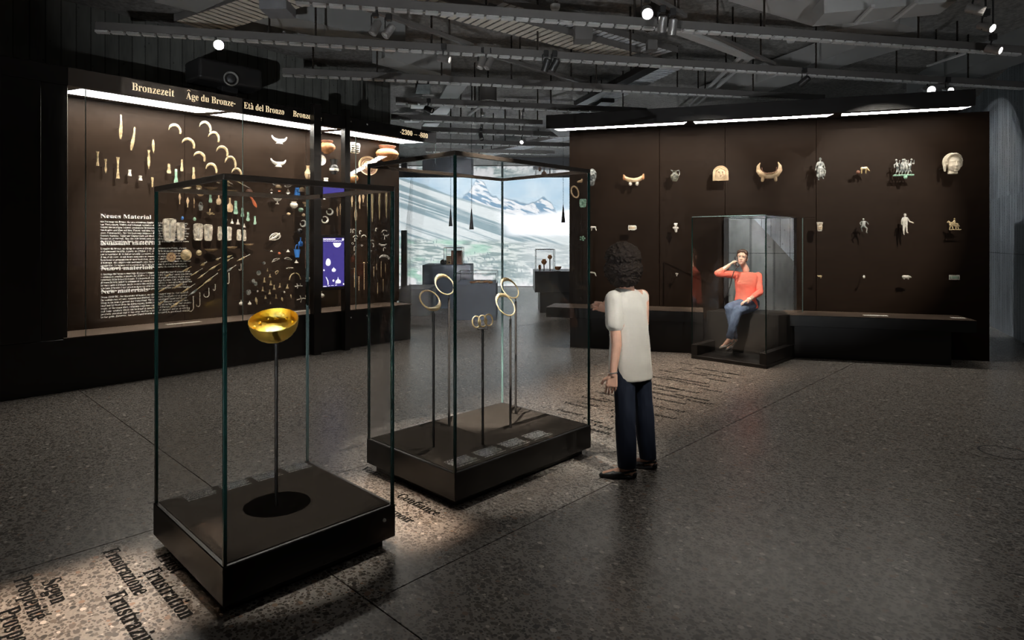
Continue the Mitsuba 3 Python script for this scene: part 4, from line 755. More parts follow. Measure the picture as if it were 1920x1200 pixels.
for x, lean in ((-11, -2), (-5, 3), (0, 0), (6, -3), (11, 3)):
    gp += chain([(x, -5, 0), (x + lean * .3, 3, 1), (x + lean, 11, 0)], [2.4, 2.6, 1.6]) + [ball((x + lean * 1.3, 15, .5), 2.2)] + chain([(x + lean, 9, 0), (x + lean - 5, 6, 1), (x + lean - 4, 1, 2)], [1.3, 1.0, .9]) + chain([(x + lean, 9, 0), (x + lean + 5, 7, 1), (x + lean + 5.5, 14, 1)], [1.3, 1.0, .9])
    gp += chain([(x, -4, 0), (x - 3, -8, 2), (x - 3.5, -12, 0)], [1.7, 1.3, 1.0]) + chain([(x, -4, 0), (x + 3, -8, 2), (x + 2.5, -12, 0)], [1.7, 1.3, 1.0])
rex('figure_group', 1694, 315, fig(gp, 1.1, 4), 'bronze_silver', 'group of small green bronze figures on a ledge with a lion head below', 'statuette group', part='figures', extra=(('ledge', fig([m3.Manifold.batch_hull([ball((x, y, z), .8) for x in (-18, 18) for y in (-13, -14.5) for z in (-4, 4)])], None, 0), 'patina_green'), ('lion_head', fig([ball((2.5, -17.5, 3.5), (4.2, 3.6, 3)), ball((2.5, -18.6, 6.2), (2, 1.6, 1.2)), ball((-.8, -14.8, 4), 1.1), ball((5.8, -14.8, 4), 1.1)], .9, 3), 'patina_green')))
def marble_head():
    hd = [ball((0, 4, -1), (14.5, 14.5, 13), 28), ball((1, -3, 3), (12, 13.5, 10.5), 28), ball((1.4, -12.5, 8.5), (4.6, 3.6, 3.4), 16), bone((0, -10, -2), 9, (0, -22, -2), 9.2, 24),
          m3.Manifold.batch_hull([ball((1.6, 3.5, 12.4), 1.3), ball((2.0, -4, 15.2), 1.5), ball((.2, -4.6, 12.8), 1.3), ball((3.8, -4.6, 12.8), 1.3)]), m3.Manifold.batch_hull([ball((-2.2, -8.6, 11.8), .8), ball((5.4, -8.6, 11.8), .8), ball((1.6, -7.9, 13.2), .8)]), m3.Manifold.batch_hull([ball((-1.2, -10, 12), .9), ball((4.4, -10, 12), .9), ball((1.6, -10.3, 12.6), 1.0)])]
    for sx in (-1, 1): hd += [bone((sx * 3 + 1.6, 4.4, 12.6), 1.1, (sx * 9 + 1.4, 3.8, 9.6), 1.0), ball((sx * 5.4 + 1.6, 1.2, 11.3), (2.7, 1.2, 1.4)), ball((sx * 6 + 1.2, -5, 8.8), (4.4, 4.4, 3.4))]
    m = m3.Manifold.batch_boolean(hd, m3.OpType.Add) - m3.Manifold.cube([60, 20, 60], True).translate([0, -28.5, 0])
    t = unman(m.refine_to_length(1.2)); t.merge_vertices(); trimesh.smoothing.filter_taubin(t, iterations=4); return t
hr = []
rr = random.Random(4)
for k in range(34):
    a = math.pi * (-.10 + 1.20 * k / 33); x, y = 15.2 * math.cos(a), 3.5 + 15 * math.sin(a)
    hr += [bone((x * .93, y * .90 + .9, 4.2 + rr.random() * 2 + 4.5 * math.sin(a) ** 3 if math.sin(a) > 0 else 4.2), 2.5, (x * 1.02, y * 1.0, -5), 3.2, 10)]
hr += chain([(-14.2, 3, 3), (-16.4, -4, 1), (-14.6, -12, -2)], [2.8, 3.2, 2.2]) + chain([(14.8, 3, 2), (15.4, -4, -1)], [2.6, 2.0])
rex('marble_head', 1787, 307.5, marble_head(), 'marble', 'cream marble portrait head of a woman at the right end of the top row', 'sculpture', part='head', extra=(('hair', fuse(hr, 1.6, 3), 'marble'),), off=.30)
m = fig([ball((0, 2, 0), (8.5, 13, 9), 20), bone((0, -8, 2), 6, (0, -13, 0), 5), ball((1, 0, 9), (1.3, 3.2, 1.4)), bone((-8, 6, 2), 1.4, (8, 6, 4), 1.4)], 1.3, 4)
rex('face_helmet', 1110, 331, m, 'bronze_silver', 'dark silver face-mask helmet at the left end of the top row', 'helmet', part='mask', extra=(('eye_slot', fig([ball((-3.4, 2, 8.4), (2.2, 1, .8))], None, 0), 'clay_dark'), ('eye_slot', fig([ball((3.8, 2, 8.4), (2.2, 1, .8))], None, 0), 'clay_dark'), ('mouth_slot', fig([ball((.5, -7, 7.6), (2.4, .7, .8))], None, 0), 'clay_dark')))
pl = union_all([sbox(-8, -4.5, 5, 4.5), Polygon([(5 + 3 * math.cos(t), 4.5 * math.sin(t)) for t in np.linspace(-1.57, 1.57, 12)])])
rex('ivory_plaque', 1186, 427, extr(pl, 2), 'bone_white', 'small ivory plaque with a rounded right end in the middle row', 'plaque', extra=tuple(('relief', fig([ball((x, 0, 2), (1.6, 2.6, .8))], None, 0), 'clay_beige') for x in (-5, -1, 3)))
m = fig([ball((0, 4.5, 0), (3, 3.6, 3)), bone((0, 1, 0), 2, (0, -2, 0), 3.6), bone((-3.5, -1, 0), 2.4, (3.5, -1.5, 0), 2.2), bone((0, -3, 0), 3.4, (.5, -8, 0), 2.2), ball((-2.2, 6, 1), 1.6), ball((2.4, 6.4, 1), 1.5)], .9, 4)
rex('ivory_bust', 1267, 426, m, 'bone_white', 'small white ivory bust left of the glass booth', 'bust', part='figure')
rex('carved_pot', 1537, 425, lathe([(0, -8.5), (3.6, -8.5), (4.6, -6), (5.2, 4), (6.2, 8), (5.6, 8.5), (0, 7)], 18), 'bone_white', 'small pale carved beaker right of the glass booth', 'beaker', part='body', extra=tuple(('relief', sweep(arc(5.3, 200, 340, 10)[:, [0, 2, 1]] * [1, 1, -1] + [0, y, 0], .7, 6), 'clay_beige') for y in (3.5, -1, -4.5)))
m = statuette(30, [[(-5, 12, 0), (-10, 8, 2), (-8, 3, 5)], [(5, 12, 0), (11, 9, 1), (12, 5, 4)]], [[(-3, -1, 0), (-8, -4, 6), (-4, -14, 3)], [(3, -1, 0), (8, -6, 6), (7, -17, 3), (9, -18, 5)]])
rex('crouching_statuette', 1619, 424, m, 'bronze_silver', 'crouching small bronze figure in the middle row', 'statuette', part='figure')
m = statuette(41, [[(-4.5, 12, 0), (-7, 5, 0), (-6.5, -1, 1)], [(4.5, 12, 0), (8, 5, 3), (15, 2.5, 5)]], [[(-2, -2, 0), (-2.6, -10, 0), (-2, -19, -1), (-2, -20, 2)], [(2, -2, 0), (3, -10, 1), (3.6, -16, 0), (4.6, -17, 3)]])
rex('pointing_statuette', 1697, 420.5, m, 'bone_white', 'standing pale bronze statuette with one arm stretched out', 'statuette', part='figure')
hm = [bone((-6, -1, 0), 3.4, (5, -1, 0), 3.2), bone((-6, 0, 0), 2.4, (-10.5, 5, 0), 1.6), bone((-10.5, 5, 0), 1.5, (-12.5, 3.4, 0), 1.1), bone((5, 0, 0), 1.2, (9.5, -4, 0), .8), bone((0, 1, 0), 2.2, (.5, 6, 0), 2.0), ball((.8, 9.5, 0), 1.8), bone((0, 5, 1), 1.0, (-5, 3, 1), .8), bone((1, 1, 2.5), 1.4, (0, -4, 3), .9)]
for x, d in ((-6, -2.5), (-4, 1.5), (4, -1), (6, 2)): hm += [bone((x, -2, 0), 1.5, (x + d, -9, 0), .9)]
rex('horse_rider', 1789, 420, fig(hm, .9, 4), 'bronze_pale', 'small bronze horse with a rider in the middle row', 'statuette', part='figure', extra=(('base', extr(sbox(-10, -11.3, 12, -9.8), 3), 'bronze_pale'),))
rex('ivory_chip', 1269, 515, k_goblet(6, 6), 'bone_white', 'tiny white goblet-shaped piece low on the panel left of the booth', 'amulet')
rex('bone_joint', 1112, 513, fig([bone((-5, 2, 0), 1.8, (3, 1.4, 0), 1.2), bone((3, 1.4, 0), 1.3, (5.4, -4, 0), 1.0)], .8, 3), 'bone_white', 'small curved white bone beside the large case edge', 'bone')
rex('bone_carving', 1113, 428, fig([bone((-4, 2, 0), 2.2, (3, 2, 0), 1.8), bone((3, 2, 0), 1.4, (5, -4, 0), 1.0), bone((-3, 1, 0), 1.2, (-4, -4, 0), .8)], .8, 3), 'bone_white', 'small white carved animal at the left end of the middle row', 'carving')
rex('bronze_amulet', 1537, 518, fig([bone((-3, 0, 0), 1.3, (3, .5, 0), 1.6), bone((3, .5, 0), 1.2, (2, -3, 0), .8), ball((-3.6, 1.4, 0), 1.0)], .7, 3), 'bronze_pale', 'tiny bronze amulet low on the panel right of the booth', 'amulet')
rex('ivory_bead', 1620, 519, k_bead(6, 4.5), 'bone_white', 'tiny oval white bead in the bottom row', 'bead')
m = fig([bone((-5, 0, 0), 3, (4, 0, 0), 2.9), bone((5, 0, 0), 2.2, (9, -.6, 0), 1.2)] + [bone((x, -1, z), 1.0, (x, -4.4, z), .7) for x in (-4, 4) for z in (-1.4, 1.4)], .8, 4)
rex('pig_figurine', 1699, 519, m, 'bone_white', 'small white pig figurine in the bottom row', 'figurine', part='figure')
rex('green_plaque', 1789, 520, extr(sbox(-10, -4.4, 10, 4.4), 1.6), 'bone_white', 'pale greenish rectangular plaque at the right end of the bottom row', 'plaque', extra=tuple(('inscription', extr(sbox(x, -2.6, x + w, 2.4), .5).apply_translation([0, 0, 1.6]), 'patina_green') for x, w in ((-8.6, 1.6), (-4.6, 1.3), (-2.6, 1.5), (-.4, 1.3), (1.8, 1.5), (4.2, 1.2), (6.4, 1.3))))
rex('gold_loop', 1078, 360, k_loop(26, 15), 'clay_beige', 'large thin clay hoop seen through the ring case', 'hoop', rot=18)
rex('square_tile', 1093, 381, k_mould(16, 13), 'patina_green', 'small greenish square tile seen through the ring case', 'tile')
rex('flower_fitting', 1092, 447, fig([ball((4 * math.cos(a), 3.4 * math.sin(a), 0), 1.9) for a in np.arange(5) * 1.2566] + [ball((0, 0, 0), 1.6)], .8, 3), 'patina_green', 'small flower-shaped green fitting seen through the ring case', 'fitting')
rex('gold_bird', 1087, 341, fig([bone((-3, 0, 0), 2.2, (3, 1, 0), 2.6), ball((4, 4, 0), 1.8)], .8, 3), 'clay_beige', 'small yellowish bird figure seen through the ring case', 'figurine')

# ---------------------------------------------------------------- gold bowl and gold rings
deckz = .2292
pb = at_z(518, 949, deckz); Yb = pb[1]; kb = Yb / FPX
def pole(parent, base, ztop, r=.009, label=None):
    add('pole', cat_(rod(base, [base[0], base[1], ztop], r, 12), rod([base[0], base[1], ztop], [base[0], base[1], ztop + .03], r * .6, 10)), 'case_black', parent, smooth=40)
sd = thing('bowl_stand', 'thin black pole standing on the deck of the front case under the gold bowl', 'stand')
bc = at_y(513, 601, Yb); R0 = 44 * kb
pole(sd, pb, bc[2] - .128)
prof = []
for t in np.linspace(0, 1, 34): a = t * math.pi / 2; prof.append((R0 * math.sin(a) ** .9 if t else 0, -R0 * .92 * math.cos(a)))
outer = prof; inner = [(r * .975, h * .97 + .001) for r, h in prof[::-1]]
bm = lathe(outer + [(R0 * 1.012, .004), (R0 * .985, .007)] + inner, 110)
v = bm.vertices; r_ = np.hypot(v[:, 0], v[:, 2]); an = np.arctan2(v[:, 2], v[:, 0])
bm.vertices = v * (1 + .016 * (meshkit.noise(v * 75, 3)[:, None] - .5) + .012 * (meshkit.fbm(v * 26, 3)[:, None] - .5))
tilt = trimesh.transformations.rotation_matrix
M = tilt(math.radians(-4), [0, 0, 1]) @ tilt(math.radians(23), [1, 0, 0])
# local: y up -> world z
toW = np.eye(4); toW[:3, :3] = np.array([[1, 0, 0], [0, 0, -1], [0, 1, 0]]); toW[:3, 3] = bc
bt = thing('gold_bowl', 'hammered gold bowl on a thin black pole inside the front case', 'bowl')
def bowl_place(m): m.apply_transform(toW @ M); return m
add('bowl', bowl_place(bm), 'gold', bt, smooth=60)
knobs = [ball((R0 * .93 * math.cos(a) * math.sin(1.15), -R0 * .92 * math.cos(1.15), R0 * .97 * math.sin(a) * math.sin(1.15)), R0 * .055, 10) for a in np.arange(14) * 2 * math.pi / 14]
for i, kk in enumerate(knobs): add('boss', bowl_place(unman(kk)), 'gold', bt, smooth=60)
for i, (a0, el) in enumerate(((.4, 1.0), (1.5, .95), (2.6, 1.0), (4.4, .95), (5.5, 1.0))):
    c = np.array([R0 * math.cos(a0) * math.sin(el), -R0 * .92 * math.cos(el), R0 * math.sin(a0) * math.sin(el)]) * .98
    n = c / np.linalg.norm(c); ax = np.cross(n, [0, 1, 0]); ax /= np.linalg.norm(ax); ay = np.cross(ax, n)
    th = np.linspace(0, 2 * math.pi, 18, endpoint=False) if i % 2 == 0 else np.linspace(.7, 4.6, 14)
    add('sun_disc' if i % 2 == 0 else 'moon_crescent', bowl_place(sweep([c + (ax * math.cos(t) + ay * math.sin(t)) * R0 * .13 for t in th], R0 * .022, 6, closed=(i % 2 == 0), up=n)), 'gold', bt, smooth=60)
def gold_ring(px, py, ppx, ppy, maj, mnr, ang, label, thick=.012, heavy=.026, Yo=0, heavy_at=130):
    b = at_z(ppx, ppy, deckz); c = at_y(px, py, b[1] + Yo); k = c[1] / FPX
    s = thing('ring_stand', 'thin black pole under the ' + label.split(', ')[1].split(' of')[0] + ' gold neck ring in the ring case', 'stand')
    a = math.radians(ang); mx = np.array([math.cos(a), 0, math.sin(a)]); mn = np.array([-math.sin(a), 0, math.cos(a)])
    inc = math.acos(mnr / maj); mn3 = mn * math.cos(inc) + np.array([0, 1., 0]) * math.sin(inc)
    th = np.linspace(0, 2 * math.pi, 48, endpoint=False); R = maj * k / 2
    P = c + R * (np.cos(th)[:, None] * mx + np.sin(th)[:, None] * mn3)
    w = thick * .5 + (heavy - thick) * .5 * np.exp(-((np.mod(th - math.radians(heavy_at) + math.pi, 2 * math.pi) - math.pi) / .75) ** 2)
    w = w * (1 + .10 * np.cos(th * 24))
    t = thing('gold_ring', label, 'ring'); nn = np.cross(mx, mn3)
    add('hoop', sweep(P, np.stack([w, w * .8], 1), 12, up=nn, closed=True), 'gold_bright', t, smooth=60)
    hb = [c + R * (math.cos(q) * mx + math.sin(q) * mn3) for q in np.radians(np.linspace(heavy_at - 38, heavy_at + 38, 6))]
    for q in hb: add('ornament', unman(ball(q - nn * .0 , heavy * .36, 10)), 'gold_bright', t, smooth=60)
    low = P[np.argmin(P[:, 2])]
    add('pole', cat_(rod(b, [b[0], b[1], low[2] - .03], .0088, 12), sweep([[b[0], b[1], low[2] - .031], [b[0], b[1], low[2] - .012], low], .0035, 8)), 'case_black', s, smooth=40)
gold_ring(806, 562, 813, 838, 41, 25, -42, 'gold neck ring with a knobbed end, lower left of the four in the ring case', heavy_at=-15, heavy=.034)
gold_ring(834, 534, 842, 799, 40, 26, -48, 'gold neck ring with a broad top, upper left of the four in the ring case', heavy_at=165, heavy=.034)
gold_ring(956, 541, 967, 776, 41, 23, -48, 'gold neck ring with a broad top, upper right of the four in the ring case', heavy_at=160, heavy=.032)
gold_ring(948, 572, 957, 802, 44, 25, -50, 'gold neck ring with a plain front, lower right of the four in the ring case', heavy_at=165, heavy=.034)
b = at_z(905, 833, deckz); s3 = thing('bracket_stand', 'thin black pole with a small bracket under the three small gold rings', 'stand'); k3 = b[1] / FPX
zt3 = at_y(905, 617, b[1])[2]
add('pole', rod(b, [b[0], b[1], zt3], .0088, 12), 'case_black', s3, smooth=40)
br = [at_y(x, y, b[1]) for x, y in ((895, 613), (895, 617.5), (914, 617.5), (914, 611))]
add('bracket', sweep(br, .0025, 6), 'frame_dark', s3)
for i, (x, y) in enumerate(((893, 603.5), (904.5, 602), (916, 600))):
    c = at_y(x, y, b[1]); th = np.linspace(0, 2 * math.pi, 32, endpoint=False); R = 10.5 * k3
    mx = np.array([.62, .55, .1]); mz = np.array([-.1, .1, 1.0]); mx /= np.linalg.norm(mx)
    mx = np.array([.80, .6, 0]); P = c + R * (np.cos(th)[:, None] * mx * .85 + np.sin(th)[:, None] * mz)
    add('hoop', sweep(P, .0052, 10, closed=True, up=np.cross(mx, mz)), 'gold_bright', thing('small_gold_ring', f'small gold ring, {("left", "middle", "right")[i]} of three in a row on a bracket', 'ring', 'three small gold rings'), smooth=60)
# ---------------------------------------------------------------- ceiling services
HALL = thing
def prism(pxs, z, h, name, mat, label, cat, kind=None):
    P = [at_z(x, y, z)[:2] for x, y in pxs]; g = Polygon(P)
    if not g.exterior.is_ccw: g = Polygon(P[::-1])
    m = extr(g, h); m.apply_translation([0, 0, z])
    return add(name, m, mat, None, label=label, cat=cat, kind=kind)
def hangers(parent, pts, z0, z1=CEIL, r=.012):
    for p in pts: add('hanger_rod', rod([p[0], p[1], z0], [p[0], p[1], z1], r, 6), 'frame_dark', parent)
plain('rail_grey', (.105, .10, .095), .45, spec=.5)
plain('rail_light', (.50, .50, .49), .4, spec=.5)
plain('tray_steel', (.62, .64, .66), .5)
plain('tray_beige', (.56, .52, .44), .5)
plain('lamp_black', (.02, .02, .02), .35)
plain('lamp_steel', (.32, .31, .30), .3, .7)
RAILS = [((555, -4), (1930, 96), (690, 1190, 1433, 1722), 'highest'), ((180, 50), (1930, 161), (505, 592, 809, 1008, 1182, 1530, 1681, 1815), 'second'), ((530, 134), (1545, 184), (587, 707, 828, 959, 1118, 1270, 1412), 'third'), ((742, 188), (1212, 208), (890, 1033, 1168), 'fourth'),
         ((733, 219), (1017, 230), (864, 891, 1008), 'fifth'), ((790, 242), (1075, 253), (845, 947, 974), 'sixth'), ((815, 264), (1070, 272), (925, 947), 'seventh'), ((798, 281), (1040, 286), (905,), 'eighth')]
railinfo = []
for (a, b, hx, nm) in RAILS:
    A, B = at_z(*a, 4.0), at_z(*b, 4.0)
    d = (B - A) / np.linalg.norm(B - A); n = np.array([-d[1], d[0], 0]); L = np.linalg.norm(B - A)
    t = HALL('lighting_rail', f'long dark lighting rail across the ceiling, {nm} from the top of the picture', 'rail')
    add('body', obb(A, d, n, 0, L, -.03, .03, -.04, .05), 'rail_grey', t)
    step = .155 if nm in ('highest', 'second', 'third') else .2; N = int(L / step)
    comb = [obb(A, d, n, i * step, i * step + step * .82, -.032, .032, -.066, -.042, 0) for i in range(N)]
    add('slotted_flange', cat_(*comb), 'rail_light' if nm != 'second' else 'rail_light', t, kind='stuff')
    hp = []
    for x in hx:
        r_ = ray(x, HY); q = (A[0] * d[1] - A[1] * d[0]) / (r_[0] * d[1] - r_[1] * d[0]); hp.append(np.array([r_[0] * q, r_[1] * q, 0]))
    hangers(t, hp, 4.05)
    railinfo.append((A, B, d))
def tray(a, b, z, w, mat, label):
    A, B = at_z(*a, z), at_z(*b, z); d = (B - A) / np.linalg.norm(B - A); n = np.array([-d[1], d[0], 0]); L = np.linalg.norm(B - A)
    t = HALL('cable_tray', label, 'cable tray')
    for s in (-1, 1): add('side_rail', obb(A, d, n, 0, L, s * w / 2 - .012, s * w / 2 + .012, 0, .09), 'rail_grey', t)
    step = .11; r1 = [obb(A, d, n, i * step, i * step + .075, -w / 2, w / 2, -.004, .004, 0) for i in range(int(L / step))]
    add('slotted_floor', cat_(*r1), mat, t, kind='stuff')
    hangers(t, [A + d * L * .3, A + d * L * .75], z)
    return t
tray((760, 0), (1180, 108), 4.3, .42, 'tray_beige', 'beige slotted cable tray running diagonally under the ceiling centre')
tray((930, 12), (1255, 104), 4.42, .30, 'tray_steel', 'steel slotted cable tray above the beige cable tray')
tray((1262, 124), (1075, 218), 4.3, .38, 'tray_steel', 'steel slotted cable tray running back towards the far screen')
tray((565, -12), (365, 52), 4.3, .5, 'tray_beige', 'slotted cable tray near the left wall above the bright lamp')
tray((1080, 255), (880, 298), 4.3, .5, 'tray_steel', 'distant slotted cable tray above the projected landscape')
def bar(a, b, z, w, h, mat, name, label, cat, hang=True):
    A, B = at_z(*a, z), at_z(*b, z); d = (B - A) / np.linalg.norm(B - A); n = np.array([-d[1], d[0], 0]); L = np.linalg.norm(B - A)
    t = HALL(name, label, cat); add('body', obb(A, d, n, 0, L, -w / 2, w / 2, 0, h), mat, t)
    if hang: hangers(t, [A + d * L * .25, A + d * L * .8], z + h)
    return A, B
bar((625, -2), (886, 89), 4.08, .05, .05, 'rail_grey', 'diagonal_track', 'dark diagonal lamp track with two cylinder spots at upper centre', 'track')
bar((925, 108), (1102, 160), 4.08, .05, .05, 'rail_grey', 'diagonal_track', 'dark diagonal lamp track below the beige cable tray', 'track')
bar((1215, -4), (1285, 34), 4.08, .05, .05, 'rail_grey', 'diagonal_track', 'short dark diagonal track right of the bright ceiling lamp', 'track')
bar((1302, 52), (1452, 124), 4.08, .05, .05, 'rail_grey', 'diagonal_track', 'dark diagonal track crossing the ceiling right of centre', 'track')
bar((1208, 38), (1408, 112), 4.1, .13, .05, 'beam_light', 'flat_duct', 'pale flat duct running diagonally right of centre', 'duct')
bar((1412, 106), (1306, 200), 4.15, .05, .04, 'rail_light', 'fluorescent_batten', 'thin white batten light, right one of a parallel pair', 'batten')
bar((1392, 106), (1294, 200), 4.15, .05, .04, 'rail_light', 'fluorescent_batten', 'thin white batten light, left one of a parallel pair', 'batten')
bar((1738, 126), (1810, 102), 4.2, .03, .03, 'rail_light', 'short_batten', 'short thin pale bar under the ceiling at far right', 'batten')
bar((905, 197), (880, 217), 4.15, .06, .05, 'rail_light', 'short_batten', 'short pale bar under the ceiling above the ring case', 'batten')
bar((1140, 192), (1095, 222), 4.2, .25, .08, 'case_black', 'cable_duct', 'black cable duct beside the far steel tray', 'duct')
bar((1225, 128), (1085, 200), 4.25, .2, .1, 'case_black', 'cable_duct', 'black cable duct left of the steel tray', 'duct')
# beams, slabs and baffles
prism([(490, 18), (760, 84), (735, 101), (470, 40)], 4.38, .32, 'ceiling_beam', 'beam_paint', 'grey painted ceiling beam at upper left', 'beam')
prism([(330, -20), (470, -20), (370, 24), (290, 4)], 4.3, .2, 'ceiling_slab', 'beam_paint', 'grey ceiling slab at the top left corner', 'slab')
prism([(440, 62), (640, 96), (560, 98), (455, 74)], 4.4, .3, 'ceiling_beam', 'beam_paint', 'low grey beam above the second lighting rail at left', 'beam')
prism([(698, 118), (722, 107), (846, 143), (800, 147)], 4.4, .3, 'ceiling_panel', 'beam_light', 'pale slanted ceiling panel beside the concrete wall edge', 'panel')
prism([(1365, 2), (1525, 50), (1545, 18), (1560, -14), (1400, -14)], 4.42, .2, 'ceiling_slab', 'beam_light', 'broad pale ceiling slab at upper right', 'slab')
prism([(1523, 50), (1545, 25), (1794, 2), (1760, 27)], 4.15, .2, 'acoustic_baffle', 'beam_light', 'pale hanging baffle box with two thin tracks at upper right', 'baffle')
prism([(1548, 58), (1664, 37), (1724, 56), (1665, 70)], 4.45, .2, 'ceiling_slab', 'beam_light', 'pale ceiling slab behind the hanging baffle box', 'slab')
prism([(1300, 196), (1440, 172), (1600, 118), (1725, 82), (1640, 76), (1500, 128)], 4.36, .3, 'ceiling_beam', 'beam_light', 'long pale ceiling beam above the right showcase', 'beam')
prism([(1700, 180), (1835, 145), (1935, 112), (1935, 84), (1770, 142)], 4.4, .3, 'ceiling_beam', 'beam_paint', 'grey ceiling beam at the far right', 'beam')
for i, q in enumerate(([(838, 161), (876, 161), (858, 185), (824, 185)], [(826, 200), (850, 200), (838, 215), (806, 215)], [(796, 231), (825, 231), (818, 240), (790, 240)], [(772, 191), (803, 191), (797, 204), (770, 204)], [(762, 222), (790, 222), (785, 230), (758, 230)], [(802, 222), (832, 222), (828, 229), (798, 229)])):
    prism(q, 4.45, .06, 'ceiling_tile', 'rail_light', f'pale square ceiling tile in the far ceiling, {nth(i)} of six', 'tile')
prism([(783, 158), (808, 158), (806, 176), (779, 176)], 4.3, .4, 'ceiling_box', 'case_black', 'black box between the pale tiles of the far ceiling', 'box')
for a, b in (((1637, 14), (1605, 46)), ((1719, 6), (1675, 41))):
    bar(a, b, 4.1, .04, .035, 'rail_light', 'slotted_track', f'thin slotted track under the pale baffle box, {"left" if a[0] < 1700 else "right"} one', 'track', False)
# junction boxes on the trays
for (x, y, w, h, lb) in ((1093, 62, .22, .22, 'larger grey junction box hanging on the steel cable tray'), (1222, 86, .13, .13, 'smaller grey junction box at the right end of the cable tray'), (521, 16, .3, .12, 'grey junction box at the top beside the left cable tray')):
    c = at_z(x, y, 4.25); add('junction_box', bx(c[0] - w / 2, c[0] + w / 2, c[1] - w / 2, c[1] + w / 2, 4.25 - h / 2, 4.25 + h / 2), 'grey_paint' if w > .25 else 'rail_grey', None, label=lb, cat='junction box')
# spotlights: px position of the lamp head, z, aim in the picture, lit or not
def rotto(d):
    d = np.asarray(d, float) / np.linalg.norm(d); u = np.cross([0, 1., 0.2], d); u /= np.linalg.norm(u); w = np.cross(d, u)
    m = np.eye(4); m[:3, 0], m[:3, 1], m[:3, 2] = u, w, d; return m
def spotlamp(px, py, z, aim, label, lit=0., r=.045, L=.16, mat='lamp_steel', up=.16):
    c = at_z(px, py, z); t = HALL('track_spotlight', label, 'spotlight'); M = rotto(aim); M[:3, 3] = c
    can = lathe([(r * .6, -L / 2), (r, -L / 2 + .01), (r, L / 2), (r * .9, L / 2), (r * .85, L * .3), (0, L * .28), (0, -L / 2)][::-1], 18, 'z'); can.apply_transform(M); add('lamp_head', can, mat, t, smooth=40)
    ln = lathe([(0, L * .34), (r * .84, L * .34), (0, L * .335)], 16, 'z')
    ln = trimesh.creation.cylinder(r * .84, .004, sections=18); ln.apply_translation([0, 0, L * .36]); ln.apply_transform(M)
    k = add('lens', ln, 'lamp_off', t, smooth=False)
    if lit > 2: scene[k]['emitter'] = {'type': 'area', 'radiance': rgb(lit, lit * .97, lit * .9), 'sampling_weight': .02}
    top = c + [0, 0, up]
    add('arm', cat_(rod(c + M[:3, 0] * r, c + M[:3, 0] * r + [0, 0, up * .7], .008, 6), rod(c + M[:3, 0] * r + [0, 0, up * .7], top, .010, 6)), 'lamp_black', t)
    add('adapter', bx(top[0] - .03, top[0] + .03, top[1] - .03, top[1] + .03, top[2] - .05, top[2] + .02), 'lamp_black', t)
    if px in (1862, 902, 980, 1848, 1828): add('stem', rod(top, [top[0], top[1], CEIL], .01, 6), 'lamp_black', t)
    return t
TOW = lambda x, y, z: (x, y, z)
for row in [(704, 52, 3.93, (-.35, -.3, -1), 'steel cylinder spotlight on the diagonal track, left of the pair', 0.9), (729, 58, 3.93, (-.5, -.5, -1), 'steel cylinder spotlight on the diagonal track, right of the pair', 1.2),
            (832, 110, 3.86, (.9, -.2, -.25), 'white gimbal spotlight under the second rail', 3.0), (903, 117, 3.86, (-.3, -.3, -1), 'chrome spotlight under the second rail, left of a pair', 1.5), (917, 118, 3.86, (-.45, -.3, -1), 'chrome spotlight under the second rail, right of a pair', 1.5),
            (1024, 122, 3.86, (-.3, .3, -1), 'dark spotlight with a flap under the second rail, left of a pair', 0), (1040, 122, 3.86, (-.5, .3, -1), 'dark spotlight with a flap under the second rail, right of a pair', 0.6),
            (1242, 45, 3.86, (0, .4, -1), 'steel cylinder spotlight right of the bright ceiling lamp, left of a pair', 0), (1261, 50, 3.86, (0, .4, -1), 'steel cylinder spotlight right of the bright ceiling lamp, right of a pair', .5),
            (1508, 152, 3.86, (-.6, .6, -.6), 'dark drum spotlight under the rail above the right showcase', .4), (1828, 18, 3.9, (.9, -.6, -.5), 'chrome spotlight at upper right, highest of three', 3.0), (1848, 50, 3.9, (.3, -.8, -.5), 'lit chrome spotlight at upper right, middle of three', 40.), (1862, 93, 3.86, (.5, -.8, -.4), 'chrome spotlight at upper right, lowest of three', 14.),
            (1742, 168, 3.86, (-.2, -.9, -.3), 'brightly lit spotlight above the right end of the right showcase', 160.), (1777, 168, 3.86, (-.1, -.9, -.35), 'lit spotlight right of the brightest one above the right showcase', 60.),
            (411, 84, 3.9, (.35, -.85, -.3), 'dazzling lit spotlight at upper left', 260.), (1213, 23, 4.0, (-.1, -.8, -.5), 'bright lit spotlight at the top centre right', 120.),
            (804, 205, 3.86, (.8, -.4, -.4), 'dark spotlight under the fourth rail at left', 0), (902, 256, 3.86, (.2, -.5, -.8), 'small dark spotlight under the sixth rail', 0), (980, 265, 3.86, (-.3, -.8, -.4), 'small lit spotlight far back under the sixth rail', 12.)]:
    spotlamp(row[0], row[1], row[2], row[3], row[4], row[5], r=.06 if row[0] in (411, 1213, 1742) else .045, mat='lamp_black' if 'dark' in row[4] else 'lamp_steel')
for x, y, z, lb in ((1483, 76, 4.55, 'small smoke detector on the ceiling at right'), (904, 214, 4.5, 'small smoke detector in the far ceiling'), (982, 214, 4.5, 'small ceiling sensor beside the right showcase end'), (1041, 14, 4.4, 'round smoke detector at the top centre')):
    c = at_z(x, y, z); t = HALL('smoke_detector', lb, 'detector'); add('body', lathe([(0, .03), (.06, .03), (.06, 0), (.045, -.03), (0, -.035)], 18).apply_transform(np.array([[1, 0, 0, c[0]], [0, 0, -1, c[1]], [0, 1, 0, z], [0, 0, 0, 1.]])), 'rail_light', t, smooth=40); hangers(t, [c], z + .03, CEIL, .01)
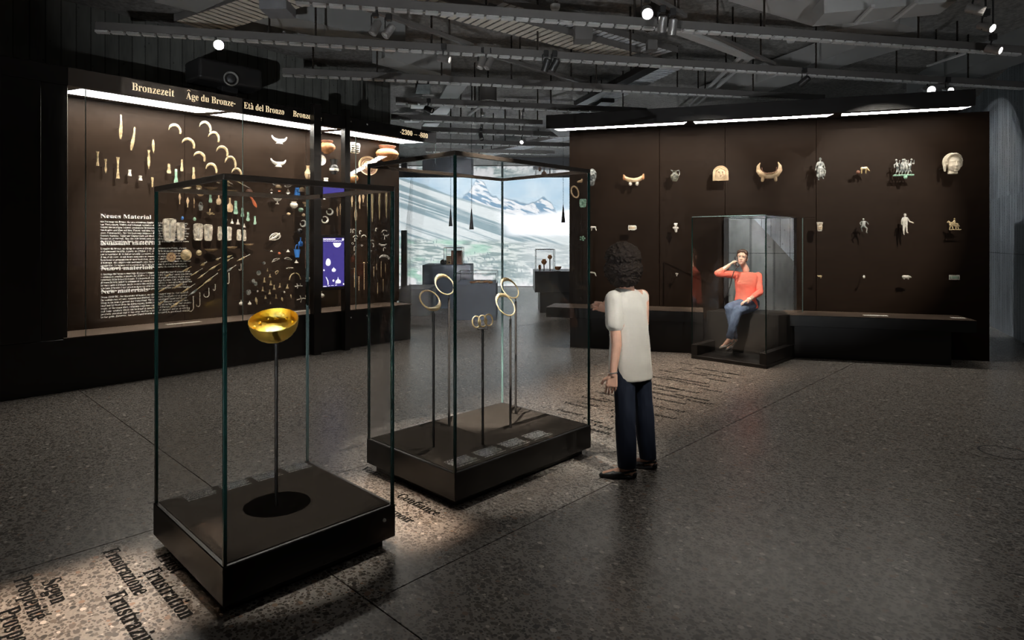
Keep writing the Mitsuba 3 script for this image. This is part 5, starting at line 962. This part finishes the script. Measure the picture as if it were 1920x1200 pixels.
c = at_z(915, 176, 4.2); t = HALL('pendant_downlight', 'large dark cylindrical downlight in the far ceiling', 'lamp'); add('drum', lathe([(0, .16), (.15, .16), (.15, -.14), (.14, -.14), (.13, .0), (0, .02)], 24).apply_transform(np.array([[1, 0, 0, c[0]], [0, 0, -1, c[1]], [0, 1, 0, 4.2], [0, 0, 0, 1.]])), 'rail_grey', t, smooth=40); add('trim_ring', lathe([(.152, -.13), (.158, -.14), (.15, -.15), (.14, -.14)], 24).apply_transform(np.array([[1, 0, 0, c[0]], [0, 0, -1, c[1]], [0, 1, 0, 4.2], [0, 0, 0, 1.]])), 'rail_light', t, smooth=40); hangers(t, [c], 4.35)
# projector on top of the left showcase
pc = at_plane(425, 146, LO - LN * .35, LN); t = HALL('video_projector', 'black video projector with a ringed lens on top of the left showcase', 'projector')
hb = m3.Manifold.batch_hull([ball((x, y, z), .05) for x in (-.42, .34) for y in (-.2, .16) for z in (-.09, .10)]); hm_ = unman(hb); hm_.apply_transform(frame(pc + LX * .0, LX, ZUP, LN) @ np.array([[1, 0, 0, 0], [0, 0, 1, 0], [0, 1, 0, 0], [0, 0, 0, 1.]]) if False else frame(pc, LX, -LN, ZUP)); add('housing', hm_, 'lamp_black', t, smooth=40)
lcn = at_plane(433, 148, LO - LN * .1, LN); fw = np.array([.45, -.85, -.12]); M = rotto(fw); M[:3, 3] = lcn
for nm, pf, mt in (('lens_ring', [(.085, -.1), (.095, .03), (.09, .045), (.078, .045), (.074, -.02)], 'rail_light'), ('lens', [(.074, -.03), (.05, .02), (0, .03)][::-1], 'lamp_black'), ('lens_barrel', [(.06, -.16), (.088, -.1), (.088, -.02), (0, -.02)], 'lamp_black')): add(nm, lathe(pf, 28, 'z').apply_transform(M), mt, t, smooth=40)
add('mount_bracket', obb(pc, LX, -LN, -.1, .12, -.08, .08, 3.56 - pc[2], -.08), 'lamp_black', t)

# ---------------------------------------------------------------- far gallery
def cone_horn(px, py, Y, label, h=40):
    k = Y / FPX; c = at_y(px, py, Y); t = HALL('listening_cone', label, 'listening cone')
    m = lathe([(0, h * k), (.006, h * k), (.045, .0), (.036, 0), (0, .05)], 18); m.apply_transform(np.array([[1, 0, 0, c[0]], [0, 0, -1, c[1]], [0, 1, 0, c[2]], [0, 0, 0, 1.]])); add('horn', m, 'lamp_black', t, smooth=40); add('cable', rod(c + [0, 0, h * k - .02], [c[0], c[1], CEIL], .005, 5), 'lamp_black', t)
cone_horn(845, 424, 14.5, 'black hanging listening cone, left of three before the projected landscape', 34); cone_horn(884, 430, 12.5, 'black hanging listening cone, middle of three before the projected landscape'); cone_horn(1056, 417, 14.5, 'black hanging listening cone, right of three beside the brown showcase', 34)
def wbox(px0, px1, pyt, pyb, Y, depth, z0=0.): # a plinth standing on the floor
    a = at_y(px0, pyt, Y); b = at_y(px1, pyb, Y); return a[0], b[0], Y, Y + depth, z0, a[2]
def table(label, px0, px1, pyt, Y, depth, mat='table_blue', inset=.0, split=None):
    t = HALL('display_table', label, 'display table'); x0, x1, y0, y1, _, zt_ = wbox(px0, px1, pyt, pyt, Y, depth)
    add('top', bx(x0, x1, y0, y1, zt_ * (.0 if not split else split), zt_), mat, t)
    if split: add('base', bx(x0 + .12, x1 - .05, y0 + .1, y1 - .1, 0, zt_ * split), 'case_black', t)
    return t, x0, x1, y0, y1, zt_
def hood(t, x0, x1, y0, y1, z0, z1):
    P = [np.array(p) for p in ((x0, y0, z0), (x1, y0, z0), (x1, y1, z0), (x0, y1, z0))]; q = np.array([0, 0, z1 - z0])
    for i in range(4): gl('hood_pane', P[i], P[(i + 1) % 4], P[(i + 1) % 4] + q, P[i] + q, t); add('hood_edge', rod(P[i], P[i] + q, .006, 5), 'frame_dark', t)
    for i in range(4): add('hood_edge', rod(P[i] + q, P[(i + 1) % 4] + q, .006, 5), 'frame_dark', t)
t, x0, x1, y0, y1, z = table('tall blue-grey display block before the projected landscape', 792, 882, 497, 15.0, 1.2); hood(t, x0 + .5, x0 + .95, y0 + .2, y0 + .8, z, z + .42)
for i, (px, py, h, w, mt, nm, lb) in enumerate(((857, 483, .36, .07, 'clay_brown', 'upright_stone', 'tall reddish upright stone on the blue-grey block'), (848, 488, .22, .06, 'clay_beige', 'upright_stone', 'shorter pinkish upright stone on the blue-grey block'), (831, 491, .13, .16, 'clay_dark', 'dark_stone', 'round dark stone at the left of the blue-grey block'), (843, 492, .12, .15, 'clay_dark', 'dark_stone', 'round dark stone in the middle of the blue-grey block'), (861, 492, .12, .16, 'clay_dark', 'dark_stone', 'round dark stone at the right of the blue-grey block'))):
    c = at_y(px, py, 15.45); m = k_bead(h, w) if nm == 'dark_stone' else blade([(0, h / 2, 0), (0, -h / 2, 0)], [.3 * w, .5 * w, .5 * w], w * .4)
    m = m.copy(); m.apply_transform(frame([c[0], c[1] + .02 * i, z + h / 2 - .01], EX, ZUP, -EY)); add(nm, m, mt, None, label=lb, cat='stone', smooth=40)
t, x0, x1, y0, y1, z = table('wide blue-grey glass-topped display table in front of the tall block', 852, 930, 533, 12.8, 1.5); hood(t, x0, x1, y0, y1, z, z + .22)
hood_z = z
c0 = bx(x0 - .1, x1 + .14, y0 - .05, y1, z + .22, z + .25); add('lid', c0, 'glass', t) if False else None
for i in range(7):
    px = 886 + 5.5 * i; c = at_y(px, 526, 13.1 + .1 * (i % 3)); m = k_bead(.05, .12); m.apply_transform(frame([c[0], c[1], z + .025], EX, ZUP, -EY)); add('antler_fragment', m, 'clay_beige' if i % 2 else 'clay_orange', None, label=f'orange antler fragment inside the glass-topped far table, {nth(i)} from left', cat='fragment', group='antler fragments in the far table', smooth=40)
t, x0, x1, y0, y1, z = table('low white-topped bench before the projected landscape', 748, 803, 542, 13.5, 1.4, 'beam_light')
t = HALL('grey_panel', 'narrow free-standing grey panel before the left edge of the projection', 'panel'); a = at_y(752, 432, 16.); b = at_y(762, 432, 16.); add('slab', bx(a[0], b[0], 16, 16.15, 0, a[2]), 'grey_paint', t); add('foot', bx(a[0] - .1, b[0] + .1, 15.8, 16.3, 0, .03), 'grey_paint', t)
t, x0, x1, y0, y1, z = table('dark cabinet with a glass hood holding orange pots, left of the brown showcase', 1003, 1090, 509, 14.0, 1.3, 'case_black', split=.5); hood(t, x0 + .03, x0 + .46, y0 + .1, y0 + .6, z, z + .5)
for px, py, h, w, kf, lb in ((1012, 501, .11, .07, k_pot, 'small orange cup at the left under the glass hood'), (1020, 491, .13, .13, k_urn, 'round orange pot with a dark lid under the glass hood'), (1031, 482, .10, .11, k_urn, 'highest orange pot on a thin support under the glass hood'), (1046, 503, .08, .17, k_bowl, 'flat orange bowl right of the glass hood')):
    c = at_y(px, py, 14.35); zz = c[2] - h / 2
    tt = HALL('far_pot', lb, 'pot'); m = kf(h, w); m.apply_transform(frame([c[0], c[1], max(c[2], z + h / 2)], EX, ZUP, -EY)); add('body', m, 'clay_orange', tt, smooth=40)
    if zz > z + .02: add('support', rod([c[0], c[1], z], [c[0], c[1], zz + .01], .012, 8), 'lamp_steel', tt)
# ---------------------------------------------------------------- people
plain('skin', mikit.proc(lambda p, n, uv: C(.62, .37, .27) * (.92 + .16 * mikit.noise(p.x * 30, p.y * 30, p.z * 30))), .5, spec=.4)
plain('lips', (.42, .12, .10), .45); plain('eye_white', (.75, .73, .70), .3); plain('eye_dark', (.02, .015, .01), .2)
plain('hair_dark', mikit.proc(lambda p, n, uv: mikit.mix(C(.006, .0045, .004), C(.020, .0145, .011), mikit.fbm(p.x * 60, p.y * 60, p.z * 16, 3))), .7, spec=.12)
plain('hair_brown', mikit.proc(lambda p, n, uv: mikit.mix(C(.02, .011, .007), C(.06, .032, .02), mikit.fbm(p.x * 90, p.y * 60, p.z * 30, 3))), .45, spec=.4)
plain('tunic_white', mikit.proc(lambda p, n, uv: C(.62, .60, .55) * (.93 + .14 * mikit.fbm(p.x * 8, p.y * 8, p.z * 3, 3))), .8, spec=.2)
plain('navy_cloth', mikit.proc(lambda p, n, uv: C(.008, .012, .024) * (.7 + .6 * mikit.fbm(p.x * 9, p.y * 9, p.z * 2, 3))), .75, spec=.2)
plain('coral_knit', mikit.proc(lambda p, n, uv: C(.80, .17, .115) * (.92 + .16 * mikit.fbm(p.x * 18, p.y * 18, p.z * 18, 3))), .8, spec=.2)
plain('denim', mikit.proc(lambda p, n, uv: mikit.mix(C(.035, .05, .085), C(.11, .14, .20), mikit.fbm(p.x * 14, p.y * 14, p.z * 10, 3))), .8, spec=.2)
plain('shoe_black', (.012, .012, .014), .45); plain('shoe_grey', (.16, .15, .13), .5)
def nrm(v): v = np.asarray(v, float); return v / np.linalg.norm(v)
def J(px, py, Y): return at_y(px, py, Y)
def loft(rings, n=28, p=2.3):
    """closed solid through (centre, half-axis vector a, half-axis vector b) rings"""
    vs = []; th = np.arange(n) * 2 * np.pi / n
    cs, sn = np.sign(np.cos(th)) * np.abs(np.cos(th)) ** (2 / p), np.sign(np.sin(th)) * np.abs(np.sin(th)) ** (2 / p)
    for c, a, b in rings: vs.append(np.asarray(c) + cs[:, None] * np.asarray(a) + sn[:, None] * np.asarray(b))
    N = len(rings); v = np.vstack(vs + [[rings[0][0]], [rings[-1][0]]]); f = []
    for i in range(N - 1):
        for k in range(n):
            q = (k + 1) % n; f += [[i * n + k, i * n + q, (i + 1) * n + q], [i * n + k, (i + 1) * n + q, (i + 1) * n + k]]
    for k in range(n): q = (k + 1) % n; f += [[N * n, q, k], [N * n + 1, (N - 1) * n + k, (N - 1) * n + q]]
    m = trimesh.Trimesh(v, f, process=False); trimesh.repair.fix_normals(m)
    if m.volume < 0: m.invert()
    return m
def hand(w, d, nr, t, curl=.5, s=1.0):
    d, nr = nrm(d), nrm(nr); t = nrm(np.asarray(t) - np.dot(t, d) * d); nr = np.cross(d, t) * np.sign(np.dot(np.cross(d, t), nr)); w = np.asarray(w)
    out = [m3.Manifold.batch_hull([ball(w + t * .018 * s, .016 * s, 10), ball(w - t * .018 * s, .016 * s, 10), ball(w + d * .082 * s + t * .032 * s, .0115 * s, 10), ball(w + d * .076 * s - t * .032 * s, .0105 * s, 10)])]
    for i, (o, L, r) in enumerate(((.031, .072, .0088), (.0105, .080, .0090), (-.0105, .074, .0088), (-.031, .058, .0078))):
        p = w + d * (.080 - .004 * abs(i - 1)) * s + t * o * s; ang = 0; pts = [p]
        for k, fr in enumerate((.45, .32, .23)):
            ang += curl * (.55, .9, .6)[k] * (1 + .12 * (i - 1)); p = p + (d * math.cos(ang) + nr * math.sin(ang) + t * o * 1.2 * math.cos(ang)) * L * fr * s; pts.append(p)
        out += chain(pts, [r * s, r * .95 * s, r * .88 * s, r * .78 * s], 10)
    p = w + d * .022 * s + t * .026 * s; q = p + nrm(d * .6 + t * .75 + nr * .25) * .042 * s; e = q + nrm(d * .85 + t * .2 + nr * .45) * .034 * s
    return out + chain([p, q, e], [.0135 * s, .0105 * s, .0085 * s], 10)
def head_parts(c, fwd, up, s=1.0):
    """skin pieces of a head about its centre (between the ears); face along fwd"""
    f = nrm(fwd); u = nrm(np.asarray(up) - np.dot(up, f) * f); r = np.cross(f, u); c = np.asarray(c)
    P = lambda x, y, z: c + (r * x + f * y + u * z) * s
    def el(p, rx, ry, rz, seg=18):
        m = np.column_stack([r * rx, f * ry, u * rz]) * s; q = P(*p); return m3.Manifold.sphere(1.0, seg).transform(np.column_stack([m, q]))
    sk = [el((0, -.012, .035), .072, .092, .082, 24), el((0, .022, -.035), .058, .066, .078, 24), el((0, .048, -.088), .026, .026, .022), m3.Manifold.batch_hull([el((0, .082, .012), .007, .007, .006), el((0, .103, -.026), .009, .009, .008), el((.013, .086, -.031), .008, .008, .007), el((-.013, .086, -.031), .008, .008, .007)]),
          el((0, .082, -.060), .020, .011, .007), el((0, .081, -.071), .017, .011, .007)]
    for x in (-1, 1): sk += [el((x * .028, .072, .018), .018, .010, .007), el((x * .040, .056, -.025), .020, .022, .022), el((x * .072, -.012, -.012), .010, .022, .032)]
    feat = [('eye', 'eye_white', unman(el((x * .029, .0745, .003), .0125, .007, .0065))) for x in (-1, 1)] + [('iris', 'eye_dark', unman(el((x * .029, .0800, .003), .0058, .003, .0058))) for x in (-1, 1)] + [('eyebrow', 'hair_brown', unman(m3.Manifold.batch_hull([el((x * .014, .083, .021), .004, .003, .003), el((x * .045, .069, .024), .004, .003, .0025)]))) for x in (-1, 1)] + [('mouth', 'lips', unman(m3.Manifold.batch_hull([el((0, .0925, -.064), .006, .003, .0055), el((-.021, .083, -.065), .003, .003, .002), el((.021, .083, -.065), .003, .003, .002)])))]
    return sk, feat, el, P
def person(label): return thing('person', label, 'person')

# the visitor standing at the ring case, seen from behind
vi = person('woman with dark curly bob, white short-sleeved tunic and navy trousers standing by the ring case')
s_, h_ = np.array([.80, .60, 0]), np.array([-.60, .80, 0])
Yc = 4.42; Cx = lambda px: (px - CX) / FPX * Yc; Zy = lambda py: EYE - (py - HY) / FPX * Yc
def TC(px, z, dy=0): return np.array([Cx(px), Yc + dy, z])
hc = np.array([Cx(1164), Yc - .005, 1.482]); hf = np.array([-.80, .58, -.06])
sk, feat, el, HP = head_parts(hc, hf, ZUP, .98)
shc = TC(1177, 1.245); Ls, Rs = shc - s_ * .155, shc + s_ * .155
Le = np.array([Cx(1149) , Yc - .16, Zy(640)]); Lw = np.array([Cx(1141), Yc - .19, Zy(692)])
Re = Rs + np.array([-.10, .16, -.27]); Rw = at_y(1140, 580, 4.62)
Lh, Rh = TC(1180, .84) - s_ * .062, TC(1184, .84) + s_ * .062
La, Ra = np.array([.800, 4.275, .085]), np.array([.985, 4.455, .085])
Lk, Rk = np.array([.795, 4.31, .46]), np.array([.955, 4.44, .46])
b = sk + [bone(hc + [.01, -.03, -.06], .052, shc + [0, 0, .03], .056)]
b += [m3.Manifold.batch_hull([ball(Ls, .05), ball(Rs, .05), ball(TC(1180, 1.05) - s_ * .09, .08), ball(TC(1180, 1.05) + s_ * .09, .08)]), m3.Manifold.batch_hull([ball(TC(1180, 1.05) - s_ * .08, .08), ball(TC(1180, 1.05) + s_ * .08, .08), ball(Lh, .07), ball(Rh, .07)])]
b += chain([Ls, Le, Lw], [.044, .036, .024]) + chain([Rs, Re, Rw], [.044, .036, .024])
b += chain([Lh, Lk, La], [.08, .05, .036]) + chain([Rh, Rk, Ra], [.08, .05, .036])
fd = nrm([-1, .06, 0]); fr_ = nrm([-.92, .30, 0])
for a, d in ((La, fd), (Ra, fr_)): b += [bone(a - [0, 0, .03], .034, a + d * .10 - [0, 0, .055], .026), bone(a + d * .10 - [0, 0, .055], .028, a + d * .155 - [0, 0, .062], .02), ball(a - d * .035 - [0, 0, .045], .032)]
b += hand(Lw, nrm([-.12, .02, -1]), (.5, .85, 0), (-.95, .1, -.1), .45, .98)
b += hand(Rw, nrm([-.80, -.25, .30]), (-.2, -.4, -.9), (.1, -.5, .85), .35, .98)
add('body', fuse(b, .009, 8), 'skin', vi, smooth=60)
for nm, mt, ms in feat: add(nm, ms, mt, vi, smooth=60)
hb = [m3.Manifold.sphere(1.0, 40).scale([.128, .128, .118]).translate([*(hc + np.array([.012, -.02, .045]))]), m3.Manifold.sphere(1.0, 40).scale([.138, .132, .105]).translate([*(hc + np.array([.012, -.025, -.035]))]),
      m3.Manifold.sphere(1.0, 40).scale([.115, .115, .07]).translate([*(hc + np.array([.015, -.03, -.092]))])]
hm_ = m3.Manifold.batch_boolean(hb, m3.OpType.Add) - m3.Manifold.batch_hull([ball(hc + nrm(hf) * .085 + [0, 0, .02], .06), ball(hc + nrm(hf) * .2 + [0, 0, -.02], .07), ball(hc + nrm(hf) * .085 + [0, 0, -.09], .06)])
hm_ = unman(hm_.refine_to_length(.006)); hm_.merge_vertices(); trimesh.smoothing.filter_taubin(hm_, iterations=8)
v = hm_.vertices; hm_.vertices = v + hm_.vertex_normals * ((meshkit.fbm(v * 55, 3) - .5) * .024 + (meshkit.noise(v * 120, 5) - .5) * .014)[:, None]
add('hair', hm_, 'hair_dark', vi, smooth=60)
R_ = lambda px, z, a, bb, dy=0: (TC(px, z, dy), s_ * a, h_ * bb)
tl = man(loft([R_(1182, Zy(709), .160, .128), R_(1182, Zy(700), .162, .130), R_(1181, .80, .160, .134), R_(1180, .95, .152, .122), R_(1179, 1.08, .152, .112), R_(1177, 1.18, .165, .105), R_(1176, 1.245, .155, .088), R_(1174, 1.285, .105, .072), R_(1172, 1.312, .066, .060)]))
sl = [bone(Ls + [.01, .01, -.01], .066, Ls * .45 + Le * .55 + [.0, .0, .0], .064), bone(Rs + [-.012, -.012, -.012], .060, Rs * .38 + Re * .62, .058)]
tn = fuse([tl] + sl, .013, 10); v = tn.vertices
tn.vertices = v + tn.vertex_normals * ((meshkit.fbm(v * np.array([13, 13, 4.5]), 3) - .5) * .020)[:, None]
add('tunic', tn, 'tunic_white', vi, smooth=60)
tr = [bone(Lh + [0, 0, .02], .082, Rh + [0, 0, .02], .082), bone(Lh, .086, Lk, .072), bone(Lk, .072, La + [0, 0, .0], .064), bone(Rh, .086, Rk, .070), bone(Rk, .070, Ra + [0, 0, .0], .064)]
cut = m3.Manifold.cube([4, 4, .075 + .08], True).translate([.9, 4.4, .0])
tm = fuse(tr, .014, 10); v = tm.vertices; tm.vertices = v + tm.vertex_normals * ((meshkit.fbm(v * np.array([14, 14, 4]), 3, 5) - .5) * .022)[:, None]
tm = unman(man(tm) - cut); add('trousers', tm, 'navy_cloth', vi, smooth=50)
for a, d in ((La, fd), (Ra, fr_)):
    z0 = np.array([a[0], a[1], 0]); sd_ = np.array([-d[1], d[0], 0])
    sole = m3.Manifold.batch_hull([ball(z0 - d * .055 + [0, 0, .014], .014), ball(z0 - d * .03 + sd_ * .022 + [0, 0, .014], .014), ball(z0 - d * .03 - sd_ * .022 + [0, 0, .014], .014), ball(z0 + d * .10 + sd_ * .03 + [0, 0, .012], .012), ball(z0 + d * .10 - sd_ * .03 + [0, 0, .012], .012), ball(z0 + d * .178 + [0, 0, .012], .012)])
    upper = m3.Manifold.batch_hull([ball(z0 + d * .178 + [0, 0, .018], .014), ball(z0 + d * .11 + sd_ * .024 + [0, 0, .026], .018), ball(z0 + d * .11 - sd_ * .024 + [0, 0, .026], .018), ball(z0 + d * .04 + sd_ * .02 + [0, 0, .034], .02), ball(z0 + d * .04 - sd_ * .02 + [0, 0, .034], .02), ball(z0 + d * .09 + [0, 0, .046], .014)])
    heel = bone(z0 - d * .05 + sd_ * .016 + [0, 0, .03], .02, z0 - d * .05 - sd_ * .016 + [0, 0, .03], .02); strap = [bone(z0 - d * .055 + sd_ * q + [0, 0, .06], .006, z0 + d * .05 + sd_ * q * 1.6 + [0, 0, .04], .010) for q in (-.024, .024)] + [bone(z0 - d * .060 + sd_ * .024 + [0, 0, .06], .006, z0 - d * .060 - sd_ * .024 + [0, 0, .06], .006)]
    add('shoe', fuse([sole, upper, heel] + strap, .01, 4), 'shoe_black', vi, smooth=50)
th = np.linspace(0, 2 * math.pi, 20, endpoint=False); wb = Lw * .92 + Le * .08
add('bracelet', sweep([wb + np.array([.029 * math.cos(t), .029 * math.sin(t), .004 * math.cos(t)]) for t in th], .0035, 6, closed=True), 'lamp_steel', vi)

# the woman seated in the glass booth
se = person('short-haired woman in coral top and jeans seated in the glass booth with a handset')
Yp = 8.90; kp = Yp / FPX
hc2 = J(1391.5, 483, 8.90); hf2 = np.array([-.42, -.9, .10])
sk, feat, el, HP = head_parts(hc2, hf2, np.array([.10, 0, 1]), .98)
nb = J(1399, 506, 8.94); Rsh, Lsh = J(1378, 515, 8.93), J(1421, 517, 8.93)
Rel, Rwr = J(1346, 512.5, 8.82), J(1367, 497.5, 8.82)
Lel, Lwr = J(1424.5, 548, 8.86), J(1403, 563, 8.62)
pel = J(1400, 566, 8.95); Rhp, Lhp = J(1391, 571, 8.93), J(1411, 572, 8.93)
Rkn, Lkn = J(1368, 577.5, 8.56), J(1382.5, 583, 8.50)
Ran, Lan = J(1376, 634, 8.62), J(1369, 635, 8.48)
b = sk + [bone(hc2 + np.array([.012, .02, -.07]), .043, nb, .047)]
b += [m3.Manifold.batch_hull([ball(Rsh + [.03, 0, 0], .04), ball(Lsh - [.03, 0, 0], .04), ball(J(1394, 545, 8.95), .05), ball(J(1402, 545, 8.95), .05)]), m3.Manifold.batch_hull([ball(J(1394, 545, 8.95), .05), ball(J(1402, 545, 8.95), .05), ball(Rhp, .07), ball(Lhp, .07)])]
b += chain([Rsh, Rel, Rwr], [.046, .038, .026]) + chain([Lsh, Lel, Lwr], [.046, .038, .026]) + chain([Rhp, Rkn, Ran], [.075, .055, .036]) + chain([Lhp, Lkn, Lan], [.075, .055, .036])
Rft, Lft = nrm([-.62, -.35, -.62]), nrm([-.86, -.30, -.50])
for a, d in ((Ran, Rft), (Lan, Lft)): b += [bone(a, .036, a + d * .11 + [0, 0, -.035], .026), bone(a + d * .11 + [0, 0, -.035], .027, a + d * .165 + [0, 0, -.03], .019), bone(a, .034, a - d * .03 + [0, 0, -.05], .03)]
b += hand(Rwr, nrm(J(1378, 488, 8.85) - Rwr), (.5, .3, -.3), (.3, -.75, .6), .8, .95)
b += hand(Lwr, nrm(J(1386, 569, 8.56) - Lwr), (0, .15, -1), (-.1, -.9, .1), .35, 1.0)
add('body', fuse(b, .009, 8), 'skin', se, smooth=60)
for nm, mt, ms in feat: add(nm, ms, mt, se, smooth=60)
hp = [el((0, -.020, .047), .079, .092, .082, 24), el((0, -.045, .0), .078, .066, .085, 24), el((0, .035, .092), .062, .05, .026, 18), el((-.05, .045, .075), .028, .034, .03, 14), el((.05, .04, .078), .026, .03, .026, 14), el((.066, .012, .02), .014, .02, .05, 14), el((-.066, .012, .02), .014, .02, .05, 14)]
hm2 = unman((m3.Manifold.batch_boolean(hp, m3.OpType.Add) - el((0, .125, -.03), .075, .085, .085, 24)).refine_to_length(.01)); hm2.merge_vertices(); trimesh.smoothing.filter_taubin(hm2, iterations=6)
v = hm2.vertices; hm2.vertices = v + hm2.vertex_normals * ((meshkit.fbm(v * np.array([70, 50, 40]), 3) - .5) * .010)[:, None]
add('hair', hm2, 'hair_brown', se, smooth=60)
ax_, ay_ = nrm([1, -.12, 0]), nrm([.12, 1, 0])
def ring2(px, py, Y, a, bb): return (J(px, py, Y), ax_ * a, ay_ * bb)
tp = man(loft([ring2(1400, 577, 8.92, .158, .135), ring2(1399, 570, 8.93, .166, .14), ring2(1397.5, 560, 8.94, .146, .12), ring2(1397.5, 549, 8.94, .132, .108), ring2(1398, 537, 8.935, .146, .112), ring2(1399, 526, 8.935, .160, .108), ring2(1399.5, 517, 8.935, .158, .09), ring2(1399.5, 512, 8.935, .128, .074), ring2(1399, 510, 8.935, .10, .06)]))
tops = [tp, m3.Manifold.batch_hull([ball(J(1389, 532.5, 8.865), (.055, .05, .056)), ball(J(1407, 533, 8.865), (.055, .05, .056)), ball(J(1398, 545, 8.90), (.07, .05, .05))]), bone(Rsh, .056, Rel, .050), bone(Rel, .050, Rel * .62 + Rwr * .38, .042), bone(Lsh, .058, Lel, .050), ball(Lsh - [.03, 0, .01], .06), ball(Rsh + [.03, 0, -.01], .062), bone(Lel, .049, Lel * .42 + Lwr * .58, .040)]
tt_ = fuse(tops, .012, 9); v = tt_.vertices; tt_.vertices = v + tt_.vertex_normals * ((meshkit.fbm(v * np.array([12, 12, 30]), 3) - .5) * .012)[:, None]
add('coral_top', tt_, 'coral_knit', se, smooth=60)
jn = [bone(Rhp + [0, 0, .02], .098, Lhp + [0, 0, .02], .098), bone(Rhp, .094, Rkn, .070), bone(Rkn, .068, Ran + [0, 0, .045], .048), bone(Lhp, .094, Lkn, .070), bone(Lkn, .068, Lan + [0, 0, .045], .048)] + [bone(a + [0, 0, .03], .053, a + [0, 0, .045], .053) for a in (Ran, Lan)]
jj = fuse(jn, .012, 8); v = jj.vertices; jj.vertices = v + jj.vertex_normals * ((meshkit.fbm(v * np.array([16, 16, 12]), 3) - .5) * .012)[:, None]
add('jeans', jj, 'denim', se, smooth=60)
for a, d in ((Ran, Rft), (Lan, Lft)):
    dn = np.array([0, 0, -1.]); sd_ = nrm(np.cross(d, dn))
    add('shoe', fuse([m3.Manifold.batch_hull([ball(a + d * .185 + dn * .03, .018), ball(a + d * .12 + sd_ * .028 + dn * .045, .018), ball(a + d * .12 - sd_ * .028 + dn * .045, .018), ball(a + d * .10 + dn * .02, .014)]), m3.Manifold.batch_hull([ball(a + d * .12 + sd_ * .026 + dn * .05, .016), ball(a + d * .12 - sd_ * .026 + dn * .05, .016), ball(a - d * .035 + dn * .068, .02)]), bone(a - d * .045 + sd_ * .016 + dn * .055, .022, a - d * .045 - sd_ * .016 + dn * .055, .022)], .01, 4), 'shoe_grey', se, smooth=50)
wb = Lwr * .93 + Lel * .07; dd = nrm(Lwr - Lel); u1 = nrm(np.cross(dd, [0, 0, 1])); u2 = np.cross(u1, dd)
add('wrist_watch', sweep([wb + (u1 * math.cos(t) + u2 * math.sin(t)) * .0275 for t in th], .0055, 6, closed=True, up=dd), 'letter_white', se)
hs = thing('telephone_handset', 'black telephone handset held to the ear of the seated woman, with a hanging cord', 'handset')
hx0, hx1 = J(1380.5, 484.5, 8.86), J(1383, 498, 8.80)
add('grip', fuse([bone(hx0, .016, hx1, .016), ball(hx0, (.026, .026, .024)), ball(hx1, (.026, .026, .024))], .01, 4), 'lamp_black', hs, smooth=50)
cp = [J(x, y, Y) for x, y, Y in ((1383, 500, 8.78), (1380, 503, 8.74), (1376, 510, 8.72), (1372, 522, 8.74), (1369.5, 534, 8.78), (1366, 545, 8.84), (1361.5, 556, 8.92), (1359, 566, 9.0), (1358.5, 576, 9.03))]
add('cord', sweep(cp, .006, 6), 'lamp_black', hs)
